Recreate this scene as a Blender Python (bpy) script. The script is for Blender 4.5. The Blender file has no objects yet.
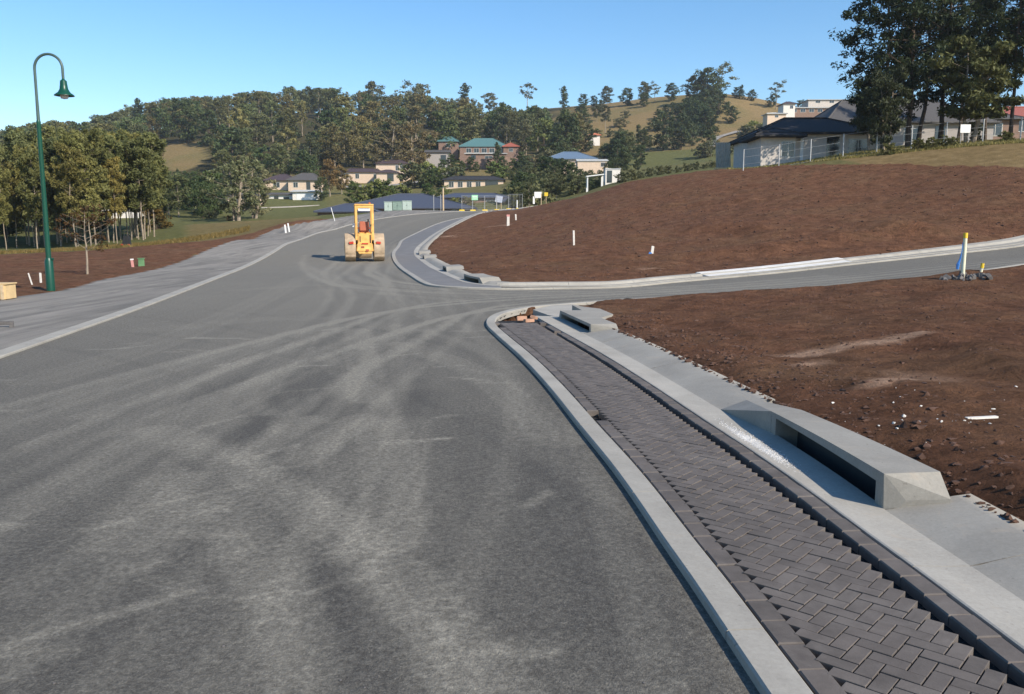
import bpy, bmesh, math, random
import numpy as np
from mathutils import Vector, Matrix, noise as mnoise

# ------------------------------------------------------------------ camera, world, sun, exposure
W, Hh, FPX, HOR, EYE = 1024, 694, 850.0, 230.0, 1.7
PITCH = math.atan((Hh/2-HOR)/FPX)
sc = bpy.context.scene
col = sc.collection
cam = bpy.data.cameras.new('camera'); cam.sensor_width = 36; cam.lens = FPX/W*36
cam.clip_start = 0.05; cam.clip_end = 6000
cam_ob = bpy.data.objects.new('camera', cam); col.objects.link(cam_ob)
cam_ob.location = (0, 0, EYE); cam_ob.rotation_euler = (math.pi/2-PITCH, 0, 0)
sc.camera = cam_ob
SUN_EL = math.radians(34.5); SUN_ROT = math.radians(133)      # rotation measured from +Y towards +X
sdir = Vector((math.cos(SUN_EL)*math.sin(SUN_ROT), math.cos(SUN_EL)*math.cos(SUN_ROT), math.sin(SUN_EL)))
world = bpy.data.worlds.new('World'); sc.world = world; world.use_nodes = True
wn = world.node_tree; bg = wn.nodes['Background']
sky = wn.nodes.new('ShaderNodeTexSky'); sky.sky_type = 'NISHITA'; sky.sun_disc = False
sky.sun_elevation = SUN_EL; sky.sun_rotation = SUN_ROT
sky.air_density = 1.0; sky.dust_density = 0.25; sky.ozone_density = 2.2; sky.altitude = 50
hs = wn.nodes.new('ShaderNodeHueSaturation'); hs.inputs['Saturation'].default_value = 1.28
wn.links.new(sky.outputs[0], hs.inputs['Color']); wn.links.new(hs.outputs[0], bg.inputs[0]); bg.inputs[1].default_value = 0.14
sun = bpy.data.lights.new('sun', 'SUN'); sun.energy = 5.0; sun.angle = math.radians(0.5); sun.color = (1, .91, .78)
sun_ob = bpy.data.objects.new('sun', sun); col.objects.link(sun_ob)
sun_ob.rotation_euler = (-sdir).to_track_quat('-Z', 'Y').to_euler()
sc.view_settings.view_transform = 'Standard'; sc.view_settings.look = 'None'
sc.view_settings.exposure = 0.40; sc.view_settings.gamma = 1; sc.view_settings.use_curve_mapping = False

rnd = random.Random(7); nrng = np.random.default_rng(11)

# ------------------------------------------------------------------ projection helpers and terrain
cp, sp = math.cos(PITCH), math.sin(PITCH)
def ray(px, py):
    u = px-W/2; v = Hh/2-py
    return np.array([u, FPX*cp+v*sp, -FPX*sp+v*cp])
def at_d(px, py, d):
    r = ray(px, py); t = d/r[1]
    return np.array([r[0]*t, d, EYE+r[2]*t])

ctrl = []
def C(px, py, d): ctrl.append(at_d(px, py, d))
def Cz(x, y, z): ctrl.append(np.array([x, y, z], float))
for x in (-40, -12, -4, 4): 
    for y in (-60, -8, 4): Cz(x, y, 0)
Cz(12, -8, .1); Cz(12, 4, .15); Cz(40, -60, .5); Cz(40, 0, .8)
for x, y in ((-12, 12), (-6, 12), (0, 10), (3, 9), (-12, 20), (-5, 20), (0, 18), (3, 17), (-9, 30), (-4, 30), (-12, 40), (-8, 46), (-16, 32), (-4, 38)): Cz(x, y, 0)
for p in ((400,239,65),(330,245,62),(440,238,60),(400,223,85),(330,229,83),(455,221,84),(400,210.5,108),(330,217.5,103),(480,211,106),(520,209,104)): C(*p)
for p in ((400,212,135),(480,210,140),(330,214,135),(560,206,130),(240,222,115)): C(*p)
for p in ((230,240,60),(300,222,85),(340,216.5,100)): C(*p)
# left verge and paddock
for p in ((0,297,22),(-300,297,22),(0,272,35),(-300,268,40),(0,256,50),(100,250,62),(170,245,72),(250,232,85),(80,247,78),(0,250,80),(-300,250,85),(130,232,110),(150,212,160),(200,197,200),(60,226,130),(-100,228,130),(-400,225,150),(40,200,220),(280,219,130),(270,208,180),(300,191,225)): C(*p)
# houses in the valley and the hill faces
for p in ((340,186,240),(385,182,255),(480,187,205),(440,172,270),(480,163,290),(540,172,260),(590,174,190),(600,187,125),(660,167,250),(710,158,255),(560,150,320),(500,145,350)): C(*p)
for p in ((185,165,300),(185,143,360),(100,170,300),(-100,185,300),(300,150,330),(400,143,370),(450,140,400),(600,133,370),(680,127,370),(750,131,350),(750,152,260),(640,152,300),(840,118,310),(1000,140,300),(1300,145,300)): C(*p)
for p in ((-500,172,420),(-100,162,420),(30,152,420),(100,142,430),(170,128,450),(250,116,480),(300,113,480),(350,115,500),(400,118,520),(450,118,540),(520,112,540),(560,108,520),(600,104,480),(650,101,440),(700,98,420),(740,98,420),(780,106,420),(820,113,430),(900,122,430),(1024,132,430),(1400,140,430)): C(*p)
for px in (-800,-300,100,400,700,1000,1500): C(px, 175, 800); C(px, 205, 1500); C(px, 215, 3000)
# right hand side: road climbing and the bare soil mound
for p in ((480,289,25.3),(600,287,26.3),(700,280.5,27.8),(800,271,29.3),(900,258,31.5),(1024,241,34.5),(1200,215,40),
          (620,301,20.3),(700,296.5,21.2),(800,289.5,21.9),(900,279.5,22.9),(1024,265,24.6),(1200,245,28),
          (700,330,14.4),(1024,300,17.6),(1024,350,11.2),(1024,400,7.9),(1300,400,8.5),(1300,300,18.5),
          (574,248,40),(650,258,36),(600,232,50),(470,250,52),(560,205,80),(500,222,74),(620,186,76),(700,173.5,71),(830,161,64),(940,151,60),(1024,146,57),(1300,135,56),
          (800,222,42),(1024,200,40),(900,190,50),(700,212,52),
          (720,174,78),(870,152,68),(940,146,66),(1024,141,65),(780,170,80),(900,146,85),(1024,141,90),(1300,130,80),(740,172,110),(900,150,120),(1100,148,120),(620,190,100)): C(*p)
ctrl = np.array(ctrl)
def uv(x, y):
    yy = np.maximum(y, -10.0)+15
    return x/yy*1.6, np.log(yy)
cu, cv = uv(ctrl[:, 0], ctrl[:, 1])
def kern(r2): return np.where(r2 > 0, .5*r2*np.log(r2+1e-12), 0)
N = len(ctrl)
A_ = np.zeros((N+3, N+3)); A_[:N, :N] = kern((cu[:, None]-cu)**2+(cv[:, None]-cv)**2)+np.eye(N)*2e-5
# normalise heights with distance so that near detail is not drowned by the far hills
sc_h = 1.0/(np.maximum(ctrl[:, 1], -10)+15)
A_[:N, N] = 1; A_[:N, N+1] = cu; A_[:N, N+2] = cv; A_[N:, :N] = A_[:N, N:].T
sol = np.linalg.solve(A_, np.r_[ctrl[:, 2]*sc_h, 0, 0, 0])
def H(x, y):
    x = np.asarray(x, float); y = np.asarray(y, float); sh = x.shape; x = x.ravel(); y = y.ravel()
    out = np.empty(len(x))
    for i in range(0, len(x), 20000):
        u, v = uv(x[i:i+20000], y[i:i+20000])
        k = kern((u[:, None]-cu)**2+(v[:, None]-cv)**2)
        out[i:i+20000] = (k@sol[:N]+sol[N]+sol[N+1]*u+sol[N+2]*v)*(np.maximum(y[i:i+20000], -10)+15)
    return out.reshape(sh)
def Hs(x, y): return float(H(np.array([x]), np.array([y]))[0])
DS = np.exp(np.linspace(math.log(2.5), math.log(700), 700))
def hit(px, py, dmin=0):
    """the ground point seen at a pixel"""
    r = ray(px, py); t = DS/r[1]
    x = r[0]*t; z = EYE+r[2]*t; g = H(x, DS)-z
    idx = np.where((g > 0) & (DS > dmin))[0]
    if len(idx) == 0: i = int(np.argmax(g)); return np.array([x[i], DS[i]])
    i = idx[0]
    if i == 0: f = 0; j = 0
    else: j = i-1; f = -g[j]/(g[i]-g[j])
    d = DS[j]+(DS[i]-DS[j])*f
    return np.array([r[0]/r[1]*d, d])
def pos(px, d): return (px-W/2)/(FPX*cp+(Hh/2-HOR)*sp)*d      # X of a column near the horizon
def zrow(py, d): v = Hh/2-py; return EYE+(-FPX*sp+v*cp)/(FPX*cp+v*sp)*d
def spline(P, step):
    P = np.array(P, float); Q = np.vstack([2*P[0]-P[1], P, 2*P[-1]-P[-2]]); out = []
    for i in range(1, len(Q)-2):
        p0, p1, p2, p3 = Q[i-1:i+3]; n = max(4, int(np.linalg.norm(p2-p1)/step*2))
        # centripetal Catmull-Rom
        t0 = 0; t1 = t0+np.linalg.norm(p1-p0)**.5; t2 = t1+np.linalg.norm(p2-p1)**.5; t3 = t2+np.linalg.norm(p3-p2)**.5
        for k in range(n):
            t = t1+(t2-t1)*k/n
            a1 = (t1-t)/(t1-t0)*p0+(t-t0)/(t1-t0)*p1; a2 = (t2-t)/(t2-t1)*p1+(t-t1)/(t2-t1)*p2; a3 = (t3-t)/(t3-t2)*p2+(t-t2)/(t3-t2)*p3
            b1 = (t2-t)/(t2-t0)*a1+(t-t0)/(t2-t0)*a2; b2 = (t3-t)/(t3-t1)*a2+(t-t1)/(t3-t1)*a3
            out.append((t2-t)/(t2-t1)*b1+(t-t1)/(t2-t1)*b2)
    out.append(P[-1]); out = np.array(out)
    L = np.r_[0, np.cumsum(np.linalg.norm(np.diff(out, axis=0), axis=1))]
    n = max(2, int(L[-1]/step)+1); s = np.linspace(0, L[-1], n)
    return np.c_[np.interp(s, L, out[:, 0]), np.interp(s, L, out[:, 1])]
def smooth(P, k):
    P = P.copy()
    for _ in range(k): P[1:-1] = (P[:-2]+2*P[1:-1]+P[2:])/4
    return P
class Curve:
    def __init__(s, P, step=.15, sm=6):
        s.P = smooth(spline(P, step), sm)
        s.L = np.r_[0, np.cumsum(np.linalg.norm(np.diff(s.P, axis=0), axis=1))]; s.len = s.L[-1]
        T = np.gradient(s.P, axis=0); T /= np.linalg.norm(T, axis=1)[:, None]
        s.T = T; s.Nn = np.c_[T[:, 1], -T[:, 0]]       # normal to the right of travel
    def at(s, q, t):
        q = np.asarray(q, float); x = np.interp(q, s.L, s.P[:, 0]); y = np.interp(q, s.L, s.P[:, 1])
        nx = np.interp(q, s.L, s.Nn[:, 0]); ny = np.interp(q, s.L, s.Nn[:, 1])
        n = np.sqrt(nx**2+ny**2); return x+nx/n*t, y+ny/n*t
    def find(s, p): 
        d = np.linalg.norm(s.P-np.array(p), axis=1); return s.L[int(np.argmin(d))]
def inpoly(x, y, P):
    c = np.zeros(x.shape, bool); n = len(P)
    for i in range(n):
        x1, y1 = P[i]; x2, y2 = P[(i+1) % n]
        if y1 == y2: continue
        m = ((y1 > y) != (y2 > y)) & (x < (x2-x1)*(y-y1)/(y2-y1)+x1)
        c ^= m
    return c
def dist_line(x, y, P, closed=False):
    d = np.full(x.shape, 1e9); n = len(P)
    for i in range(n if closed else n-1):
        a = P[i]; b = P[(i+1) % n]; ab = b-a; l2 = ab@ab+1e-12
        t = np.clip(((x-a[0])*ab[0]+(y-a[1])*ab[1])/l2, 0, 1)
        d = np.minimum(d, (x-a[0]-t*ab[0])**2+(y-a[1]-t*ab[1])**2)
    return np.sqrt(d)
def vnoise(x, y, scale, seed=0, octaves=3):
    """tileable-free value noise, vectorised"""
    r = np.zeros(np.shape(x)); amp = 1; tot = 0
    for o in range(octaves):
        X = x/scale*2**o+seed*13.7; Y = y/scale*2**o+seed*7.1
        xi = np.floor(X); yi = np.floor(Y); fx = X-xi; fy = Y-yi; fx = fx*fx*(3-2*fx); fy = fy*fy*(3-2*fy)
        def h(a, b): v = np.sin(a*127.1+b*311.7+seed*3.3+o*17)*43758.5453; return v-np.floor(v)
        v = (h(xi, yi)*(1-fx)+h(xi+1, yi)*fx)*(1-fy)+(h(xi, yi+1)*(1-fx)+h(xi+1, yi+1)*fx)*fy
        r += amp*v; tot += amp; amp *= .5
    return r/tot

# ------------------------------------------------------------------ materials
def newmat(name):
    m = bpy.data.materials.new(name); m.use_nodes = True
    nt = m.node_tree; b = nt.nodes['Principled BSDF']; return m, nt, b
def ramp(nt, fac, stops):
    r = nt.nodes.new('ShaderNodeValToRGB'); nt.links.new(fac, r.inputs[0])
    el = r.color_ramp.elements
    while len(el) < len(stops): el.new(.5)
    for e, (p, c) in zip(el, stops): e.position = p; e.color = (*c, 1) if len(c) == 3 else c
    return r.outputs[0]
def noi(nt, scale, detail=6, rough=.6, vec=None, dist=0):
    n = nt.nodes.new('ShaderNodeTexNoise'); n.inputs['Scale'].default_value = scale
    n.inputs['Detail'].default_value = detail; n.inputs['Roughness'].default_value = rough; n.inputs['Distortion'].default_value = dist
    if vec is not None: nt.links.new(vec, n.inputs['Vector'])
    return n.outputs[0]
def mix(nt, f, a, b, mode='MIX'):
    m = nt.nodes.new('ShaderNodeMix'); m.data_type = 'RGBA'; m.blend_type = mode
    for s, v in ((0, f), (6, a), (7, b)):
        if isinstance(v, (int, float)): m.inputs[s].default_value = v
        elif isinstance(v, tuple): m.inputs[s].default_value = (*v, 1)
        else: nt.links.new(v, m.inputs[s])
    return m.outputs[2]
def mth(nt, op, a, b=0.0, clamp=False):
    m = nt.nodes.new('ShaderNodeMath'); m.operation = op; m.use_clamp = clamp
    for s, v in ((0, a), (1, b)):
        if isinstance(v, (int, float)): m.inputs[s].default_value = v
        else: nt.links.new(v, m.inputs[s])
    return m.outputs[0]
def attr(nt, name):
    a = nt.nodes.new('ShaderNodeAttribute'); a.attribute_name = name; return a.outputs['Fac']
def pos_w(nt): return nt.nodes.new('ShaderNodeNewGeometry').outputs['Position']
def bump(nt, b, h, strength, dist):
    n = nt.nodes.new('ShaderNodeBump'); n.inputs['Strength'].default_value = strength; n.inputs['Distance'].default_value = dist
    nt.links.new(h, n.inputs['Height']); nt.links.new(n.outputs[0], b.inputs['Normal'])
def tint(c, k): return tuple(v*k for v in c)
def simple(name, c, rough=.7, metal=0, var=.15, scale=3, spec=.4, bmp=0, bscale=40):
    m, nt, b = newmat(name)
    tc = nt.nodes.new('ShaderNodeTexCoord').outputs['Object']
    n = noi(nt, scale, 5, .6, tc)
    cc = ramp(nt, n, [(.3, tint(c, 1-var)), (.7, tint(c, 1+var))])
    nt.links.new(cc, b.inputs['Base Color']); b.inputs['Roughness'].default_value = rough
    b.inputs['Metallic'].default_value = metal; b.inputs['Specular IOR Level'].default_value = spec
    if bmp: bump(nt, b, noi(nt, bscale, 4, .6, tc), bmp, .01)
    return m

def mat_asphalt():
    m, nt, b = newmat('asphalt'); p = pos_w(nt)
    fine = noi(nt, 95, 3, .8, p); mid = noi(nt, 22, 5, .7, p); big = noi(nt, .55, 5, .6, p, .8)
    grit = noi(nt, 34, 3, .9, p)
    base = ramp(nt, fine, [(.30, (.038, .034, .028)), (.50, (.086, .079, .067)), (.72, (.165, .152, .130))])
    base = mix(nt, .35, base, ramp(nt, mid, [(.3, (.05, .047, .044)), (.7, (.11, .104, .096))]))
    dust = mth(nt, 'ADD', attr(nt, 'dust'), mth(nt, 'MULTIPLY', mth(nt, 'SUBTRACT', big, .5), .2))
    mp = nt.nodes.new('ShaderNodeMapping'); mp.inputs['Scale'].default_value = (3.2, .16, 1); mp.inputs['Rotation'].default_value = (0, 0, -.12); nt.links.new(p, mp.inputs[0])
    stre = noi(nt, 1.0, 7, .7, mp.outputs[0], .6)
    fib = mth(nt, 'ADD', mth(nt, 'MULTIPLY', noi(nt, 7, 6, .75, p, 1.5), .6), mth(nt, 'MULTIPLY', stre, .55))
    dust = mth(nt, 'ADD', dust, mth(nt, 'MULTIPLY', mth(nt, 'SUBTRACT', fib, .5), .7), )
    dust = mth(nt, 'MULTIPLY', mth(nt, 'ADD', dust, .34), .66, True)
    dcol = ramp(nt, mid, [(.25, (.15, .137, .112)), (.75, (.29, .268, .222))])
    c = mix(nt, dust, base, dcol)
    c = mix(nt, 1.0, c, ramp(nt, grit, [(.30, (.62, .61, .60)), (.5, (1, 1, 1)), (.68, (1.5, 1.5, 1.46))]), 'MULTIPLY')
    # crushed stone scraped pale in places
    v = nt.nodes.new('ShaderNodeTexVoronoi'); v.inputs['Scale'].default_value = 60; nt.links.new(p, v.inputs['Vector'])
    chip = ramp(nt, v.outputs['Distance'], [(.12, (1, 1, 1)), (.26, (0, 0, 0))])
    mm = ramp(nt, noi(nt, 1.7, 6, .8, p, 1), [(.56, (0, 0, 0)), (.72, (1, 1, 1))])
    c = mix(nt, mth(nt, 'MULTIPLY', mix(nt, 1.0, chip, mm, 'MULTIPLY'), .75), c, (.40, .38, .34))
    nt.links.new(c, b.inputs['Base Color']); b.inputs['Roughness'].default_value = .9; b.inputs['Specular IOR Level'].default_value = .25
    bump(nt, b, mth(nt, 'ADD', fine, mid), .75, .012)
    return m
def mat_gravel():
    m, nt, b = newmat('crushed_gravel'); p = pos_w(nt)
    c = ramp(nt, noi(nt, 60, 4, .8, p), [(.25, (.11, .105, .095)), (.5, (.19, .18, .163)), (.8, (.33, .315, .29))])
    mp = nt.nodes.new('ShaderNodeMapping'); mp.inputs['Rotation'].default_value = (0, 0, -.30); mp.inputs['Scale'].default_value = (1.6, .14, 1); nt.links.new(p, mp.inputs[0])
    c = mix(nt, .5, c, ramp(nt, noi(nt, .5, 6, .65, p, 1.2), [(.3, (.105, .098, .088)), (.7, (.27, .25, .22))]))
    c = mix(nt, .5, c, ramp(nt, noi(nt, 1.0, 7, .7, mp.outputs[0], 1.0), [(.35, (.10, .092, .08)), (.65, (.36, .325, .28))]))
    nt.links.new(c, b.inputs['Base Color']); b.inputs['Roughness'].default_value = .95; b.inputs['Specular IOR Level'].default_value = .2
    bump(nt, b, noi(nt, 35, 5, .8, p), .8, .02); return m
def mat_concrete(name, k=1.0, warm=0, patch=.35):
    m, nt, b = newmat(name); p = pos_w(nt)
    lo = (.25*k, .232*k, .20*k); hi = (.41*k, .385*k, .335*k)
    c = ramp(nt, noi(nt, 1.3, 6, .65, p, .6), [(.3, lo), (.7, hi)])
    c = mix(nt, .35, c, ramp(nt, noi(nt, 45, 4, .7, p), [(.2, tint(lo, .8)), (.8, tint(hi, 1.1))]))
    st = ramp(nt, noi(nt, 2.2, 7, .75, p, 1.5), [(.56, (0, 0, 0)), (.70, (1, 1, 1))])
    c = mix(nt, mth(nt, 'MULTIPLY', st, patch), c, (.40, .33, .25))
    sp_ = ramp(nt, noi(nt, 28, 2, .5, p), [(.70, (0, 0, 0)), (.76, (1, 1, 1))])
    c = mix(nt, mth(nt, 'MULTIPLY', sp_, .5), c, (.14, .12, .10))
    nt.links.new(c, b.inputs['Base Color']); b.inputs['Roughness'].default_value = .85; b.inputs['Specular IOR Level'].default_value = .3
    bump(nt, b, noi(nt, 70, 4, .7, p), .25, .005); return m
def mat_paver():
    m, nt, b = newmat('charcoal_paver'); p = pos_w(nt); a = attr(nt, 'rnd')
    c = ramp(nt, a, [(0, (.082, .069, .059)), (.5, (.106, .089, .077)), (1, (.140, .118, .102))])
    c = mix(nt, .5, c, ramp(nt, noi(nt, 9, 6, .7, p), [(.3, (.072, .062, .055)), (.7, (.155, .135, .120))]))
    c = mix(nt, mth(nt, 'MULTIPLY', ramp(nt, noi(nt, 2.1, 6, .7, p, 1), [(.5, (0, 0, 0)), (.75, (1, 1, 1))]), .35), c, (.24, .215, .19))
    nt.links.new(c, b.inputs['Base Color']); b.inputs['Roughness'].default_value = .8; b.inputs['Specular IOR Level'].default_value = .35
    bump(nt, b, noi(nt, 120, 3, .7, p), .35, .004); return m
def mat_ground():
    m, nt, b = newmat('open_ground'); p = pos_w(nt)
    mp = nt.nodes.new('ShaderNodeMapping'); mp.inputs['Scale'].default_value = (1, .55, 1); nt.links.new(p, mp.inputs[0]); ps = mp.outputs[0]
    n1 = noi(nt, 12, 8, .75, p); n2 = noi(nt, .35, 6, .65, p, .8); n3 = noi(nt, 3, 6, .7, p, .5)
    soil = ramp(nt, n1, [(.25, (.045, .026, .016)), (.5, (.122, .071, .044)), (.68, (.18, .10, .066)), (.85, (.28, .18, .12))])
    soil = mix(nt, .5, soil, ramp(nt, n3, [(.25, (.065, .034, .021)), (.55, (.14, .074, .048)), (.8, (.21, .125, .083))]))
    soil = mix(nt, mth(nt, 'MULTIPLY', ramp(nt, n2, [(.45, (0, 0, 0)), (.7, (1, 1, 1))]), .45), soil, (.135, .098, .062))
    clay = ramp(nt, n3, [(.3, (.27, .19, .14)), (.7, (.40, .30, .24))])
    cf = mth(nt, 'MULTIPLY', attr(nt, 'clay'), mth(nt, 'ADD', n1, .75), True)
    soil = mix(nt, cf, soil, clay); soil = mix(nt, 1.0, soil, ramp(nt, noi(nt, 1.6, 9, .8, p, .4), [(.35, (.72, .62, .53)), (.52, (1.30, 1.13, .98)), (.68, (1.85, 1.64, 1.44))]), 'MULTIPLY')
    gn = noi(nt, 1.2, 8, .75, p); gb = noi(nt, .03, 6, .6, p, .5)
    green = ramp(nt, gn, [(.3, (.06, .07, .024)), (.55, (.125, .135, .048)), (.8, (.20, .185, .085))])
    dry = ramp(nt, gn, [(.3, (.14, .095, .04)), (.55, (.25, .175, .08)), (.8, (.34, .26, .14))])
    dry = mix(nt, ramp(nt, gb, [(.45, (0, 0, 0)), (.62, (.8, .8, .8))]), dry, mix(nt, .5, green, dry))
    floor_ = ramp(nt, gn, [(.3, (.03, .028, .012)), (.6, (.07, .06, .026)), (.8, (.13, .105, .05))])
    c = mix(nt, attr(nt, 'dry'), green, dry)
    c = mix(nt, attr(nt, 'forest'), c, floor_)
    edge = mth(nt, 'ADD', attr(nt, 'soil'), mth(nt, 'MULTIPLY', mth(nt, 'SUBTRACT', noi(nt, .8, 6, .7, p), .5), 1.6))
    edge = ramp(nt, edge, [(.42, (0, 0, 0)), (.58, (1, 1, 1))])
    c = mix(nt, edge, c, soil)
    nt.links.new(c, b.inputs['Base Color']); b.inputs['Roughness'].default_value = 1; b.inputs['Specular IOR Level'].default_value = .1
    bump(nt, b, mth(nt, 'ADD', n1, mth(nt, 'MULTIPLY', n3, .9)), 1.0, .13); return m
def mat_leaf(name, a, bcol, trans=.25):
    m, nt, b = newmat(name)
    r = attr(nt, 'rnd'); oi = nt.nodes.new('ShaderNodeObjectInfo')
    c = ramp(nt, r, [(0, a), (1, bcol)])
    c = mix(nt, 1.0, c, oi.outputs['Color'], 'MULTIPLY')
    v = ramp(nt, oi.outputs['Random'], [(0, (.78, .80, .8)), (.5, (1, 1, 1)), (1, (1.2, 1.12, 1.0))])
    c = mix(nt, 1.0, c, v, 'MULTIPLY')
    nt.links.new(c, b.inputs['Base Color']); b.inputs['Roughness'].default_value = .6; b.inputs['Specular IOR Level'].default_value = .25
    tr = nt.nodes.new('ShaderNodeBsdfTranslucent'); nt.links.new(c, tr.inputs[0])
    ms = nt.nodes.new('ShaderNodeMixShader'); ms.inputs[0].default_value = trans
    nt.links.new(b.outputs[0], ms.inputs[1]); nt.links.new(tr.outputs[0], ms.inputs[2])
    nt.links.new(ms.outputs[0], nt.nodes['Material Output'].inputs[0]); return m
def mat_tiles(name, c, sc_=3.2, rough=.6):
    m, nt, b = newmat(name); tc = nt.nodes.new('ShaderNodeTexCoord').outputs['Object']
    sx = nt.nodes.new('ShaderNodeSeparateXYZ'); nt.links.new(tc, sx.inputs[0])
    w = mth(nt, 'SINE', mth(nt, 'MULTIPLY', sx.outputs[2], 44))
    n = noi(nt, 6, 5, .7, tc)
    cc = ramp(nt, mth(nt, 'ADD', mth(nt, 'MULTIPLY', n, .8), mth(nt, 'MULTIPLY', w, .1)), [(.2, tint(c, .65)), (.7, tint(c, 1.3))])
    nt.links.new(cc, b.inputs['Base Color']); b.inputs['Roughness'].default_value = rough
    bump(nt, b, w, .5, .04); return m
M = {}
M['asphalt'] = mat_asphalt(); M['gravel'] = mat_gravel()
M['conc'] = mat_concrete('kerb_concrete', .86, patch=.5); M['conc_gutter'] = mat_concrete('gutter_concrete', 1.06, patch=.6); M['conc_pale'] = mat_concrete('pale_edge_concrete', .98, patch=.25)
M['conc_lintel'] = mat_concrete('precast_lintel_concrete', .84, patch=.35)
M['paver'] = mat_paver(); M['ground'] = mat_ground()
M['bed'] = simple('gap_shade_bedding', (.012, .011, .010), .95, bmp=.6)  # bedding painted near black for the shade down in the paver gaps
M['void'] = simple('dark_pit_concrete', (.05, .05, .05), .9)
M['leaf'] = mat_leaf('olive_gum_leaves', (.058, .064, .030), (.19, .185, .095))
M['leaf_dark'] = mat_leaf('dark_gum_leaves', (.026, .040, .018), (.105, .130, .055), .2)
M['leaf_grey'] = mat_leaf('grey_green_leaves', (.08, .085, .045), (.22, .22, .12))
M['leaf_rust'] = mat_leaf('rusty_leaves', (.07, .05, .018), (.19, .13, .045))
M['bark'] = simple('pale_gum_bark', (.27, .22, .165), .9, var=.4, scale=4, bmp=.4)
M['bark_dark'] = simple('dark_bark', (.085, .062, .045), .95, var=.4, scale=5, bmp=.6)
M['lampgreen'] = simple('dark_green_paint', (.006, .060, .038), .35, var=.1, scale=2)
M['yellow'] = simple('road_plant_yellow', (.74, .42, .12), .55, var=.30, scale=2.2, bmp=.1)
M['drum'] = simple('worn_dusty_steel', (.40, .30, .20), .75, var=.35, scale=2.5, bmp=.3)
M['black'] = simple('black_rubber', (.02, .02, .02), .7)
M['red'] = simple('red_plastic', (.45, .04, .02), .4)
M['orange'] = simple('orange_seat_vinyl', (.36, .10, .05), .6)
M['white'] = simple('white_paint', (.78, .77, .74), .6, var=.06)
M['yellowp'] = simple('yellow_cap_paint', (.75, .52, .04), .5, var=.1)
M['postcream'] = simple('cream_pvc_pipe', (.70, .68, .50), .5, var=.1, scale=6)
M['pink'] = simple('pink_paint', (.60, .28, .25), .7)
M['blue'] = simple('blue_tape', (.05, .20, .55), .5)
M['greenbox'] = simple('green_box_paint', (.13, .26, .12), .6)
M['ply'] = simple('pale_plywood', (.60, .43, .22), .75, var=.12, scale=4, bmp=.1)
M['timber'] = simple('pine_timber', (.50, .38, .24), .8, var=.2, scale=8)
M['peg'] = simple('weathered_white_peg', (.66, .62, .56), .8, var=.15, scale=8)
M['brick_orange'] = simple('terracotta_brick', (.42, .24, .16), .85, var=.25, scale=9)
M['glass'] = simple('dark_window_glass', (.02, .025, .03), .12, var=.2, spec=.8)
M['frame'] = simple('window_frame_paint', (.55, .54, .50), .6)
M['w_cream'] = simple('cream_render', (.62, .48, .36), .85, var=.08); M['w_white'] = simple('white_render', (.70, .66, .60), .85, var=.08)
M['w_grey'] = simple('grey_brick_wall', (.34, .31, .29), .9, var=.12); M['w_brick'] = simple('brown_brick_wall', (.22, .145, .11), .9, var=.2)
M['w_pale'] = simple('pale_painted_brick', (.52, .47, .42), .85, var=.12)
M['r_dark'] = mat_tiles('charcoal_roof_tiles', (.026, .025, .026), rough=.85); M['r_blue'] = mat_tiles('slate_blue_roof_tiles', (.065, .075, .105))
M['r_grey'] = mat_tiles('grey_roof_tiles', (.088, .082, .078), rough=.85); M['r_brown'] = mat_tiles('brown_roof_tiles', (.075, .052, .055))
M['r_teal'] = mat_tiles('teal_metal_roof', (.085, .19, .19)); M['r_red'] = mat_tiles('red_roof_tiles', (.35, .10, .06))
M['r_white'] = mat_tiles('pale_metal_roof', (.50, .50, .48)); M['r_orange'] = mat_tiles('orange_roof_tiles', (.60, .20, .10)); M['r_lblue'] = mat_tiles('light_blue_roof_tiles', (.13, .19, .27))
M['galv'] = simple('galvanised_steel', (.42, .42, .41), .5, .4, var=.1)
M['corr'] = simple('corrugated_sheet', (.30, .31, .28), .55, .3, var=.2)
M['cab_green'] = simple('pale_green_cabinet_paint', (.42, .50, .44), .6, var=.06); M['cab_grey'] = simple('grey_green_cabinet_paint', (.22, .30, .25), .6)
M['signgreen'] = simple('pale_green_sign', (.35, .65, .42), .6, var=.05)
M['path'] = simple('worn_track', (.27, .25, .22), .95, var=.2, scale=.5)
M['stone'] = simple('pale_stone_chips', (.60, .57, .52), .9, var=.2); M['clod'] = simple('soil_clod', (.085, .046, .031), 1, var=.45, scale=14)
M['rubble'] = simple('broken_asphalt_rubble', (.13, .12, .115), .95, var=.35, scale=8)

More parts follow.
